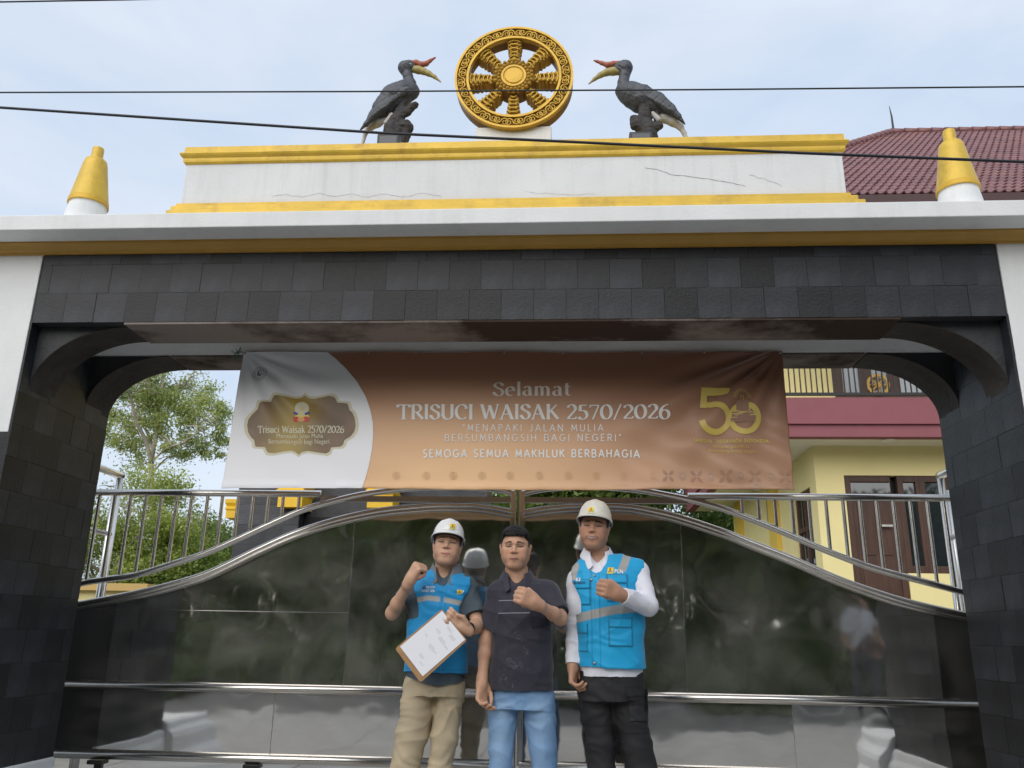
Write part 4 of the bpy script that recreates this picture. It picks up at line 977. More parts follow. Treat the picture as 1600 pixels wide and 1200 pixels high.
# small emblem on the badge: cream wheel over a lotus in red, yellow and blue
def disc(px, py, r, mt, lift, ry=None):
    V = [bpt(px, py)]+[bpt(px+r*math.cos(2*math.pi*k/20), py+(ry or r)*math.sin(2*math.pi*k/20)) for k in range(20)]
    print_mesh('emblem_print', V, [(0, k+1, (k+1) % 20+1) for k in range(20)], mt, lift)
M_red = mat('print_red', (.55, .06, .05), .5); M_blue = mat('print_blue', (.04, .05, .28), .5); M_lot = mat('print_orange', (.70, .35, .12), .5); M_lem = mat('print_lemon', (.72, .62, .10), .5)
disc(472.5, 652, 11.5, M_lem, .0042, 6.5); disc(472, 639, 11, M_cream, .0046, 11.3); disc(472.5, 638.5, 3, M_goldp, .0050, 3); disc(472.5, 638.5, 1.8, M_cream, .0054, 1.8)
for s2 in (-1, 1):
    for dx, dy in ((7.5, 3.6), (10.5, 2.2)): disc(471.5+s2*dx, 645+dy-1.5, 2.6, M_blue, .0052, 1.8)
    disc(471+s2*8, 654, 5.5, M_red, .0052, 2.6); disc(471+s2*9, 658, 4, M_red, .0052, 2.0)
disc(471, 656, 5.5, M_lot, .0056, 3.6)
# fixings along the top, and green twine at the left corner
m = MB()
for px in (383, 576, 650, 788, 880, 1003, 1100, 1219):
    x, z = bpt(px, 551.5); m.lathe([(.008, -.002), (.007, .003), (.002, .005)], (x, float(ban_y(np.array([x]), np.array([z]))[0])-.002, z), 10, 'y')
m.build('eyelet', M_steeld, ban)
tw = MB(); rg = random.Random(8); Mt = mat('green_twine', (.03, .16, .10), .7)
P0 = np.array([at(375, 551, 4.57)[0], 4.57, at(375, 551, 4.57)[2]])
for seg in ([(381, 551), (372, 549), (364, 557)], [(376, 542), (372, 552), (366, 566)], [(362, 549), (370, 552), (380, 549)], [(369, 546), (374, 555), (372, 561)], [(361, 560), (368, 553), (377, 545)]):
    tw.tube(smooth_curve([at(x, y, 4.565+rg.uniform(-.01, .005)) for x, y in seg]), .0022, 5)
tag(tw.build('twine', Mt, smooth=True), 'green twine knot tying the top left banner corner', 'twine')
# ------------------------------------------------------------------ yellow house
M_hy = mat('house_yellow', (.88, .76, .37), .8, var=.04, vs=2, bump=.1, bs=60)
M_hy2 = mat('house_yellow_trim', (.78, .55, .10), .8, var=.04, vs=2)
M_mar = mat('house_maroon', (.27, .088, .105), .7, var=.06, vs=3, stain=((.25, .09, .1), .3, (1, 1, 5)))
M_ceil = mat('house_ceiling', (.84, .79, .64), .85)
M_wood = mat('dark_wood', (.075, .035, .022), .45, var=.3, vs=3, bump=.2, bs=40, stretch=(6, 6, .7))
M_glass = mat('window_glass', (.02, .025, .03), .03, spec=1.0)
M_rail = mat('black_rail', (.02, .02, .022), .5)
M_int = mat('upper_room', (.55, .52, .42), .9)
hs = thing('house', 'two storey yellow house with maroon balcony band and tiled roof behind the gate', 'house', (8, 12, 0))
xw = at(1277, 780, 12)[0]; zce = at(1400, 697, 12)[2]; XE = 16.0
zs0 = zce; yf = atZ(1300, 679, zs0)[1]; zs1 = at(1300, 621, yf)[2]; zsm = at(1300, 663, yf)[2]
xf = at(1075, 790, 18)[0]
def hole_wall(x0, x1, z0, z1, holes, y0, y1, mt, name='wall'):
    xs = sorted({x0, x1}|{h[0] for h in holes}|{h[1] for h in holes}); zs = sorted({z0, z1}|{h[2] for h in holes}|{h[3] for h in holes}); m = MB()
    for a, b_ in zip(xs[:-1], xs[1:]):
        for c, d in zip(zs[:-1], zs[1:]):
            if not any(h[0] <= a+1e-6 and b_ <= h[1]+1e-6 and h[2] <= c+1e-6 and d <= h[3]+1e-6 for h in holes): m.box(a, b_, y0, y1, c, d)
    m.build(name, mt, hs)
dx0, dx1 = at(1322, 780, 12)[0], at(1600, 780, 12)[0]+.4
dz1 = at(1400, 743, 12)[2]; dz0 = at(1370, 930, 12)[2]-.05; dxs = at(1408, 800, 12)[0]; wz0 = at(1450, 896, 12)[2]; tz = at(1400, 776, 12)[2]
dm1, dm2 = at(1395, 800, 12)[0], at(1440, 800, 12)[0]
hole_wall(xw, XE, .0, zce, [(dx0, dxs, dz0, dz1), (dxs, dx1, wz0, dz1)], 12.0, 12.2, M_hy)
# side wall facing left, with a window, running back
wy0, wy1 = max(12.32, atX(1271, 757, xw)[1]), atX(1241, 793, xw)[1]; wz1s = atX(1271, 757, xw)[2]; wz0s = atX(1282, 885, xw)[2]
m = MB(); m.box(xw, xw+.2, 12.2, wy0, 0, zce); m.box(xw, xw+.2, wy1, 18, 0, zce); m.box(xw, xw+.2, wy0, wy1, 0, wz0s); m.box(xw, xw+.2, wy0, wy1, wz1s, zce); m.build('wall', M_hy, hs)
for px in (1155, 1210):
    yp = atX(px, 830, xw-.05)[1]; MB().box(xw-.08, xw, yp-.25, yp+.25, 0, zce).build('pilaster', M_hy2, hs)
w_ = bpy.data.objects.new('window', None)
f = MB(); xx = xw+.03
def frame_side(y0, y1, z0, z1):
    f.box(xx, xx+.08, y0, y0+.07, z0, z1); f.box(xx, xx+.08, y1-.07, y1, z0, z1); f.box(xx, xx+.08, y0+.07, y1-.07, z0, z0+.07); f.box(xx, xx+.08, y0+.07, y1-.07, z1-.07, z1)
    ym = (y0+y1)/2; f.box(xx, xx+.08, ym-.04, ym+.04, z0+.07, z1-.07); zz = z1-.55; f.box(xx, xx+.08, y0+.07, ym-.04, zz-.035, zz+.035); f.box(xx, xx+.08, ym+.04, y1-.07, zz-.035, zz+.035)
frame_side(wy0, wy1, wz0s, wz1s); wn = f.build('window', M_wood, hs)
MB().box(xx+.03, xx+.04, wy0+.02, wy1-.02, wz0s+.02, wz1s-.02).build('pane', M_glass, wn)
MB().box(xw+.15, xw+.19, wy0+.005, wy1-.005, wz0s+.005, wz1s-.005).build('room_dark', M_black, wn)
MB().box(xw-.004, xw+.0, atX(1201, 800, xw)[1]-.12, atX(1201, 800, xw)[1]+.12, 3.0, 3.5).build('wall_plaque', mat('plaque', (.25, .23, .15), .5), hs)
# door, transom and windows of the front
y = 12.02
f = MB(); f.box(dx0, dx0+.09, y, y+.1, dz0, dz1); f.box(dxs-.09, dxs, y, y+.1, dz0, tz-.0); f.box(dx0+.09, dxs-.09, y, y+.1, dz1-.09, dz1); f.box(dx0+.09, dxs-.09, y, y+.1, tz-.05, tz+.05)
df = f.build('door_frame', M_wood, hs, bevel=.006)
f = MB(); f.box(dx0+.09, dxs-.09, y+.03, y+.07, dz0+.02, tz-.05); dr = f.build('door', M_wood, hs)
x0, x1 = dx0+.09, dxs-.09; f = MB(); wv = x1-x0
for (a, b_, c, d) in ((.12, .46, .42, .95), (.54, .88, .42, .95), (.12, .88, .05, .33)):
    f.box(x0+wv*a, x0+wv*b_, y+.018, y+.03, dz0+(tz-dz0)*c, dz0+(tz-dz0)*d)
f.build('door_panel', M_wood, dr, bevel=.008)
MB().box(x1-.2, x1-.05, y-.04, y-.02, dz0+.98, dz0+1.01).build('handle', M_steel, dr)
MB().box(dx0+.09, dxs-.09, y+.04, y+.05, tz+.05, dz1-.09).build('pane', M_glass, hs)
for a, b_ in ((dxs, dm2+.02), (dm2+.02, at(1487, 800, 12)[0]), (at(1487, 800, 12)[0], dx1)):
    f = MB(); f.box(a, a+.08, y, y+.1, wz0, dz1); f.box(b_-.05, b_, y, y+.1, wz0, dz1); f.box(a+.08, b_-.05, y, y+.1, wz0, wz0+.1); f.box(a+.08, b_-.05, y, y+.1, dz1-.09, dz1); f.box(a+.08, b_-.05, y, y+.1, tz-.04, tz+.04)
    wn = f.build('window', M_wood, hs, bevel=.006); MB().box(a+.08, b_-.05, y+.04, y+.05, wz0+.1, dz1-.09).build('pane', M_glass, wn)
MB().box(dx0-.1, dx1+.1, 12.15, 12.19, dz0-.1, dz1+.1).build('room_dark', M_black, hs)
# porch ceiling, balcony slab
m = MB(); m.box(xf+.05, XE, yf+.08, 18.5, zce, zce+.06); m.build('porch_ceiling', M_ceil, hs)
m = MB(); m.box(xf, XE, yf, yf+.2, zsm+.01, zs1); m.box(xf+.04, XE, yf+.04, yf+.2, zce-.02, zsm+.01); m.box(xf, xf+.2, yf+.2, 18.6, zsm+.01, zs1); m.box(xf+.04, xf+.2, yf+.2, 18.6, zce-.02, zsm+.01)
m.build('balcony_band', M_mar, hs)
m = MB(); m.box(xf+.2, XE, yf+.2, 18.5, zce+.06, zs1-.02); m.build('balcony_floor', M_ceil, hs)
lx = atZ(1388, 686, zce); MB().lathe([(.09, -.02), (.085, -.026), (.001, -.026)], (lx[0], lx[1], zce), 20).build('ceiling_light', mat('downlight', (.9, .9, .85), .3), hs)
# balcony railing
rz = at(1300, 615, yf)[2]; rt_ = rz+.85
m = MB(); m.box(xf+.08, XE, yf+.08, yf+.12, rz, rz+.04); m.box(xf+.08, XE, yf+.07, yf+.13, rt_, rt_+.05); m.build('balcony_rail', M_rail, hs)
x = at(1228, 600, yf)[0]; k = 0
dxb = at(1240.6, 600, yf)[0]-at(1232, 600, yf)[0]
while x < at(1460, 600, yf)[0]: MB().box(x-.008, x+.008, yf+.09, yf+.106, rz+.04, rt_).build('baluster', M_rail, hs); x += dxb
# upper floor
yu = 12.0; zr = 7.2
ux = [at(p, 600, yu)[0] for p in (1303, 1347, 1392, 1460)]
hole_wall(xw-2.5, XE, zs1-.3, zr, [(ux[0], ux[3], zs1, zs1+2.5)], yu, yu+.2, M_hy)
for k in range(3):
    a, b_ = ux[k], ux[k+1]; f = MB(); f.box(a, a+.13, yu, yu+.1, zs1, zs1+2.5); f.box(b_-.02, b_, yu, yu+.1, zs1, zs1+2.5); f.box(a+.13, b_-.02, yu, yu+.1, zs1, zs1+.24); f.box(a+.13, b_-.02, yu, yu+.1, zs1+2.4, zs1+2.5)
    wn = f.build('window', M_wood, hs); MB().box(a+.13, b_-.02, yu+.05, yu+.06, zs1+.24, zs1+2.4).build('pane', mat('curtained_pane%d' % k, (.30, .34, .38), .12, spec=.8), wn)
    if k == 1:
        c = at(1372, 601, yu-.02); R_ = abs(at(1390, 601, yu)[0]-at(1372, 601, yu)[0]); c = (c[0], yu-.01, c[2]); me_ = annulus(R_*.76, R_, yu-.03, yu-.01, 36, c)
        for q in range(4):
            a2 = math.pi*q/4; d = np.array([math.cos(a2), 0, math.sin(a2)]); me_.tube([np.array(c)-d*R_*.8+[0, -.01, 0], np.array(c)+d*R_*.8+[0, -.01, 0]], R_*.075, 4)
        me_.lathe([(R_*.25, 0), (R_*.2, .02), (.001, .022)], c, 20, 'y'); me_.build('wheel_emblem', mat('emblem_gold', (.70, .42, .10), .5), wn)
MB().box(ux[0], ux[3], yu+.16, yu+.2, zs1, zs1+2.5).build('curtain', M_int, hs)
# roof
ye = 10.2; ze = at(1500, 303, ye)[2]; sl = .84; s200 = (at(1500, 207, 10)[2]-CAMH)/10
yr = (ze-sl*ye-CAMH)/(s200-sl); zrg = CAMH+s200*yr; xr_ = at(1392, 206, yr)[0]; xc = xr_-(yr-ye)
M_tile = mat('roof_tile', (.17, .070, .072), .42, var=.25, vs=2.5, stain=((.30, .12, .06), .5, (.8, .8, .8)), spec=.5)
tw_, cs = .118, .235; sdir = np.array([0, 1, sl])/math.hypot(1, sl); nrm = np.array([0, -sl, 1])/math.hypot(1, sl); Ls = (yr-ye)*math.hypot(1, sl); nr = int(Ls/cs)
roof = MB().prism([(xc, ye, ze-.12), (XE, ye, ze-.12), (XE, yr, zrg-.12), (xr_, yr, zrg-.12)], (0, 0, .06)).build('roof', M_mar, hs)
V = []; F = []; rg = random.Random(2)
for r in range(nr+1):
    s0 = r*cs; s1 = min(s0+cs+.03, Ls); xl = xc+s0*sdir[1]+.02; n0 = int((xl-xc)/tw_)+1
    for c in range(n0, int((XE-xc)/tw_)):
        x0 = xc+c*tw_; x0 += rg.gauss(0, .001); dz = rg.gauss(0, .002); b0 = len(V); prof = [(0, .004), (.2, .0), (.42, .006), (.62, .030), (.80, .036), (1.0, .006)]
        for s, lift in ((s0, .022+dz), (s1, 0)):
            for u, h in prof:
                p = np.array([x0+u*tw_, ye, ze])+sdir*s+nrm*(h+lift); V.append((p[0], p[1], p[2]))
        for u, h in prof:
            p = np.array([x0+u*tw_, ye, ze])+sdir*s0+nrm*(h-.004); V.append((p[0], p[1], p[2]))
        F += [(b0+i, b0+i+1, b0+7+i, b0+6+i) for i in range(5)]+[(b0+12+i, b0+13+i, b0+i+1, b0+i) for i in range(5)]
rt2 = mesh('roof_tiles', V, F, M_tile, roof, smooth=False); rt2['kind'] = 'stuff'
def caps(a, b_, r=.075, L_=.26):
    a = np.array(a, float); b_ = np.array(b_, float); n = int(np.linalg.norm(b_-a)/L_); d = (b_-a)/n
    for i in range(n): MB().tube([a+d*i-d*.02, a+d*(i+1)+d*.06], [r*1.12, r*.92], 10).build('ridge_tile', M_tile, roof, smooth=True)
caps((xc, ye, ze+.02), (xr_, yr, zrg+.04)); caps((xr_, yr, zrg+.04), (xr_+7.0, yr, zrg+.04))
MB().box(xc, XE, ye-.02, ye+.04, ze-.2, ze-.0).build('fascia', mat('dark_fascia', (.06, .025, .025), .6), roof)
m = MB(); m.box(xc, XE, ye+.04, 12.0, ze-.2, ze-.16); m.build('eave_soffit', M_ceil, hs)
q = at(1392, 203, yr); q2 = at(1391, 166, yr); MB().tube([(q[0]+.05, yr, zrg), (q2[0], yr, q2[2]-.25), (q2[0]-.02, yr, q2[2])], [.025, .018, .006], 6).build('lightning_rod', M_rail, roof)
# back of the house volume
m = MB(); m.box(xw+.2, XE, 12.2, 12.3, 0, .2); 
MB().box(xw-2.4, XE, 18.0, 18.2, zs1, zrg-1.2).build('wall', M_hy, hs)

# ------------------------------------------------------------------ inner black pavilion with gold capitals
iy = 9.0
pv = thing('inner_gate', 'black stone inner gate with yellow capitals, seen under the white end of the banner', 'gate', (-3, iy, 0))
M_it = mat('inner_stone', (.045, .047, .055), .5, var=.3, vs=6, bump=.4, bs=40, rand=.35)
def PX(px, py, Y=iy): return at(px, py, Y)
a0, a1 = PX(367, 820)[0], PX(466, 820)[0]; zt_ = PX(480, 700)[2]
MB().box(a0+.03, a1-.03, iy+.03, iy+.9, 0, zt_).build('pillar', M_stone2, pv)
tmi = {}
nx = 4; wd = (a1-a0)/nx; z = 0; hh_ = .22; r = 0
while z < zt_-.02:
    for c in range(nx):
        k = 'it'; 
        if k not in tmi:
            me = tile_mesh(wd, hh_, .03, 'itile'); me.materials.clear(); me.materials.append(M_it); tmi[k] = me
        o = bpy.data.objects.new('stone_tile', tmi[k]); put(o, pv); o.location = (a0+(c+.5)*wd+3, rt.uniform(-.002, .002), z+hh_/2)
    z += hh_
b0, b1 = PX(489, 820)[0], PX(757, 790)[0]
MB().box(a1, b1, iy+.25, iy+.9, PX(500, 803)[2], zt_).build('lintel', M_it, pv)
MB().box(a1-.02, a1+.3, iy+.25, iy+.9, 0, PX(500, 803)[2]).build('jamb', M_stone2, pv)
MB().box(b0, b1-.4, iy+.35, iy+.45, PX(500, 840)[2], PX(500, 803)[2]-.0).build('board', mat('grey_board', (.42, .44, .48), .6), pv)
MB().box(b0-.05, b1-.4, iy+.30, iy+.35, PX(500, 806)[2], PX(500, 802)[2]).build('board_trim', mat('tan_trim', (.45, .38, .32), .6), pv)
MB().box(b1-.35, b1, iy+.2, iy+.9, 0, PX(740, 791)[2]).build('jamb', M_it, pv)
MB().box(PX(704, 787)[0], PX(759, 787)[0], iy+.16, iy+.2, PX(740, 789)[2], PX(740, 784.5)[2]).build('yellow_band', mat('pale_yellow', (.75, .68, .25), .6), pv)
M_cap = mat('capital_yellow', (.85, .52, .02), .45, var=.05, vs=6)
def capital(px0, px1, pyt, pyb, y0, y1, two=True):
    x0, x1 = PX(px0, pyb, y0)[0], PX(px1, pyb, y0)[0]; z0, z1 = PX(px0, pyb, y0)[2], PX(px0, pyt, y0)[2]; h = z1-z0; e = (x1-x0)*.08; m = MB()
    prof = [(0, 0), (0, .40), (e*.8, .46), (e*.8, .56), (-e*.2, .62), (e*1.3, .80), (e*1.3, 1)] if two else [(0, 0), (e, .5), (e, 1)]
    R0 = [[(x0-o_, y0-o_, z0+h*t), (x1+o_, y0-o_, z0+h*t), (x1+o_, y1, z0+h*t), (x0-o_, y1, z0+h*t)] for o_, t in prof]; V = [p for r_ in R0 for p in r_]; n = len(R0)
    m.add(V, [(i*4+k, i*4+(k+1) % 4, (i+1)*4+(k+1) % 4, (i+1)*4+k) for i in range(n-1) for k in range(4)]+[(3, 2, 1, 0), tuple((n-1)*4+k for k in range(4))]); m.build('capital', M_cap, pv)
capital(352, 374, 780, 809, 9.3, 9.8); capital(433, 471, 744, 792, iy-.12, iy+.4); capital(573, 613, 744, 793, iy-.12, iy+.4)
a = PX(120, 930, 8)[0]; lw = MB().box(-9, PX(232, 918, 8)[0], 8.0, 8.3, 0, PX(200, 915, 8)[2]-.05); tag(lw.build('low_wall', M_hy, None), 'low yellow boundary wall seen through the left end of the gate', 'wall')
lw = bpy.data.objects['low_wall']; MB().box(-9.05, PX(234, 918, 8)[0], 7.95, 8.35, PX(200, 915, 8)[2]-.05, PX(200, 912, 8)[2]).build('coping', mat('wall_coping', (.74, .50, .18), .7), lw)

# ------------------------------------------------------------------ trees
def base_at(px, Y): return (float(at(px, 900, Y)[0]), Y, 0.0)
g1, g2 = ((.16, .23, .04), (.50, .56, .13)), ((.08, .14, .025), (.25, .34, .07))
# tall pale trunk tree, limbs and crown surveyed from the photograph
def surveyed_tree():
    Y = 24.0; s = Y/FPX
    o = thing('tall_tree', 'tall pale trunked tree with airy crown beyond the left end of the gate', 'tree', base_at(243, Y), 'trees beyond the gate')
    tb = MB(); tips = []
    def limb(pts, r0, r1, dy=0., tip=True):
        P = smooth_curve([at(x, y, Y+dy*k/max(1, len(pts)-1)) for k, (x, y) in enumerate(pts)], 4); n = len(P)
        tb.tube(P, [(r0+(r1-r0)*i/(n-1))*s for i in range(n)], 7)
        if tip: tips.extend([p for p in P[n//3:]])
    limb([(246, 985), (247, 920), (244, 860), (238, 800), (236, 750), (238, 710), (246, 670), (251, 620), (254, 590), (257, 540)], 6.2, 2.2, tip=False)
    limb([(237, 725), (228, 690), (214, 660), (205, 625), (196, 600), (188, 570)], 3.6, 1.4, -2)
    limb([(240, 705), (232, 680), (218, 650), (211, 610), (208, 570)], 3, 1.2, 1.5)
    limb([(247, 665), (262, 640), (290, 600), (312, 565), (330, 540)], 1.8, .8, 2)
    limb([(240, 742), (225, 730), (215, 712), (204, 690), (197, 668)], 2.4, 1, 2.5)
    limb([(238, 720), (262, 700), (290, 690), (318, 668), (340, 655)], 1.8, .8, -2)
    limb([(237, 740), (262, 715), (288, 712), (310, 700), (330, 690)], 1.6, .7, 2)
    limb([(251, 640), (238, 615), (228, 585), (222, 560)], 1.6, .8, -1.5)
    limb([(252, 620), (275, 605), (296, 608), (322, 622)], 1.4, .6, 1.5)
    limb([(244, 860), (262, 845), (285, 835), (312, 812)], 1.6, .7, -1); limb([(240, 820), (215, 800), (190, 790), (172, 760)], 1.6, .7, 1)
    rg = random.Random(11)
    base_tips = list(tips)
    for p in base_tips:                    # twigs
        for k in range(2):
            d = np.array([rg.gauss(0, 1), rg.gauss(0, 1), rg.gauss(.15, .6)]); d /= np.linalg.norm(d); q = p+d*rg.uniform(.25, .65); tb.tube([p, (p+q)/2+np.array([0, 0, .04]), q], [.02, .014, .006], 4, caps=False); tips.append(q); tips.append((p+q)/2)
    tb.build('trunk', M_barkp, o, smooth=True)
    pads = [(205, 620, 34, 20), (262, 606, 46, 15), (305, 622, 40, 14), (330, 650, 28, 12), (286, 640, 40, 12), (335, 686, 22, 9), (300, 678, 38, 11), (225, 655, 34, 13), (180, 660, 28, 16), (270, 690, 30, 9), (188, 600, 26, 16), (240, 590, 34, 10), (345, 665, 14, 8), (322, 705, 18, 6),
            (200, 690, 30, 12)]
    rr = np.random.default_rng(4); C = []
    for x, y, rx, ry in pads:
        n = int(rx*ry*3.6); a = rr.normal(size=(n, 3))*.52
        n2 = 8; cen = rr.normal(size=(n2, 3))*.6; pick = rr.integers(0, n2, n); a = cen[pick]+a*.45
        base = at(x, y, Y); C.append(base+np.stack([a[:, 0]*rx*s, a[:, 1]*rx*s*.9, a[:, 2]*(ry*1.9+4)*s], 1))
    T = np.array(tips); n = 3500; C.append(T[rr.integers(0, len(T), n)]+rr.normal(size=(n, 3))*.16)
    C = np.concatenate(C); leaf_mesh('crown', C, .095, o, 4, (.17, .24, .06), (.55, .60, .22))
surveyed_tree()
for i, (px, Y, h, sd, n, ls, lab, cl) in enumerate([
    (165, 19, 4.4, 21, 30000, .085, 'bright green leafy tree at the far left of the gate opening', g1),
    (215, 20, 3.9, 22, 30000, .085, 'bushy mid green tree behind the pale trunk, low behind the gate bars', g1),
    (305, 21, 4.1, 23, 30000, .085, 'dense green tree between the pale trunk and the black inner gate', g2),
    (258, 26, 4.9, 30, 22000, .11, 'rounded darker tree further back behind the pale trunk', g2),
    (720, 22, 7.0, 24, 12000, .18, 'dark green tree behind the joint of the gate leaves, left of it', g2),
    (870, 23, 7.2, 25, 14000, .18, 'dark green tree right behind the joint of the gate leaves', g2),
    (960, 22, 7.4, 26, 14000, .18, 'dark green tree above the right man in the white hard hat', g2),
    (1045, 23, 7.6, 27, 12000, .18, 'dark green tree beside the maroon end of the house balcony', g2),
    (1125, 27, 5.6, 28, 8000, .2, 'low tree in the gap under the porch ceiling of the house', g2)]):
    tree('leafy_tree', lab, 'trees beyond the gate', base_at(px, Y), h, .9, sd, n, ls, crown_z=.25, blob=1.5, cols=cl, depth=3, r0=.12)
for i in range(13):
    x = -33+i*5.2+rt.uniform(-1.2, 1.2); yb = rt.uniform(-17, -11)
    tree('roadside_tree', 'dark green tree across the road, seen only mirrored in the steel gate', 'roadside trees mirrored in the gate', (x, yb, 0), rt.uniform(6.5, 8), .9, 50+i, 12000, .34, crown_z=.06, blob=2.4, cols=((.08, .13, .035), (.23, .32, .085)), depth=3, r0=.2, bark=M_barkp if i % 3 == 1 else None)
rr = np.random.default_rng(9); n = 30000; C = np.stack([rr.uniform(-35, 35, n), rr.uniform(-13, -7.3, n), np.zeros(n)], 1); C[:, 2] = .1+rr.random(n)**2*1.1*(.6+.5*noise3(C*.35, 2))
tag(leaf_mesh('shrub_belt', C, .32, None, 9, (.035, .07, .018), (.12, .18, .04)), 'low shrubs across the road', kind='stuff')

n = 70000; C = np.stack([rr.uniform(-48, 48, n), rr.uniform(-26, -19, n), np.zeros(n)], 1); C[:, 2] = rr.random(n)**.8*(7+2*noise3(C*.25, 4))
tag(leaf_mesh('thicket', C, .62, None, 12, (.08, .13, .035), (.24, .33, .09)), 'dense thicket behind the roadside trees', kind='stuff')
n = 16000; C = np.stack([rr.uniform(-38, 38, n), rr.uniform(-17, -9.5, n), np.zeros(n)], 1); C[:, 2] = .1+rr.random(n)**1.3*np.clip(2.6+2.6*noise3(C*.3, 5), .5, 6)
tag(leaf_mesh('undergrowth', C, .40, None, 13, (.03, .06, .015), (.10, .16, .035)), 'tall undergrowth between the roadside trees', kind='stuff')

tree('roadside_tree', 'tall pale trunked tree across the road, a pale streak mirrored right of the men', 'roadside trees mirrored in the gate', (6.6, -11.5, 0), 11, .7, 77, 6000, .34, crown_z=.5, blob=1.6, cols=((.08, .13, .035), (.23, .32, .085)), depth=3, r0=.42, bark=M_barkp)
# ------------------------------------------------------------------ people
SC = 4.4/FPX
def unit(v): v = np.array(v, float); return v/np.linalg.norm(v)
def hrot(yaw, pitch, roll):                # columns: head x (image right), head forward (to the camera), head up
    f = np.array([math.sin(yaw)*math.cos(pitch), -math.cos(yaw)*math.cos(pitch), math.sin(pitch)])
    up = np.array([math.sin(roll), 0, math.cos(roll)]); x = np.cross(up, f); x /= np.linalg.norm(x); x = -x if x[0] < 0 else x
    up = np.cross(x, f) ; up = up if up[2] > 0 else -up
    return np.stack([x, f, up], 1)
def fist(v, W, d, p, s=1, k=.006, sc=1.0, open_=0.):
    """W wrist, d towards the knuckles, p palm side, thumb on the side t = s * (d x p)"""
    d = unit(d); p = np.array(p, float); p = unit(p-d*(p@d)); t = np.cross(d, p)*s
    Q = lambda a, b, c: W+(d*a+p*b+t*c)*sc
    v.cone(Q(-.02, 0, 0), Q(.02, 0, 0), .027*sc, .030*sc, .02)
    for c in (-.027, -.009, .009, .026): v.cone(Q(.01, 0, c*.6), Q(.074, -.004, c), .019*sc, .0135*sc, .012)
    v.cone(Q(.045, .020, -.022), Q(.045, .020, .022), .019*sc, .019*sc, .006)
    ln = (.034, .040, .043, .040)
    for i, c in enumerate((-.030, -.0105, .0095, .029)):
        r = (.0092, .0102, .0106, .0102)[i]; L1 = ln[i]; kx = .080+(.002, .006, .007, .004)[i]
        a = Q(kx, -.002, c); b_ = Q(kx+.004+open_*.02, L1, c*.95); c3 = Q(kx-.026+open_*.03, L1+.004+open_*.012, c*.92); e = Q(kx-.030+open_*.02, L1-.018+open_*.02, c*.9)
        v.cone(a, b_, r*1.12*sc, r*sc, .0035); v.cone(b_, c3, r*sc, r*.95*sc, .003); v.cone(c3, e, r*.95*sc, r*.85*sc, .003)
    v.cone(Q(.015, .012, .026), Q(.048, .030, .040), .016*sc, .0125*sc, .008); v.cone(Q(.048, .030, .040), Q(.066, .050, .024), .0118*sc, .0108*sc, .003); v.cone(Q(.066, .050, .024), Q(.062, .056, .002), .0108*sc, .0092*sc, .003)
def relaxed_hand(v, W, d, p, s=1, sc=1.0, curl=.5):
    d = unit(d); p = np.array(p, float); p = unit(p-d*(p@d)); t = np.cross(d, p)*s
    Q = lambda a, b, c: W+(d*a+p*b+t*c)*sc
    v.cone(Q(-.02, 0, 0), Q(.02, 0, 0), .025*sc, .027*sc, .02)
    for c in (-.026, -.009, .009, .026): v.cone(Q(.01, 0, c*.6), Q(.080, 0, c), .016*sc, .0125*sc, .012)
    for i, c in enumerate((-.030, -.0105, .0095, .029)):
        L1 = (.034, .040, .044, .040)[i]; r = (.0085, .0095, .0098, .0094)[i]; a1 = curl*(.9+.12*(3-i)); a2 = a1+curl*1.0; a3 = a2+curl*.7
        a = Q(.082, 0, c); 
        b_ = a+(d*math.cos(a1)+p*math.sin(a1))*L1*sc; c3 = b_+(d*math.cos(a2)+p*math.sin(a2))*L1*.62*sc; e = c3+(d*math.cos(a3)+p*math.sin(a3))*L1*.5*sc
        v.cone(a, b_, r*1.1*sc, r*sc, .004); v.cone(b_, c3, r*sc, r*.92*sc, .003); v.cone(c3, e, r*.92*sc, r*.78*sc, .003)
    v.cone(Q(.012, .008, .024), Q(.045, .022, .042), .015*sc, .012*sc, .01); v.cone(Q(.045, .022, .042), Q(.078, .034, .036), .0112*sc, .0098*sc, .003); v.cone(Q(.078, .034, .036), Q(.098, .040, .026), .0096*sc, .008*sc, .003)

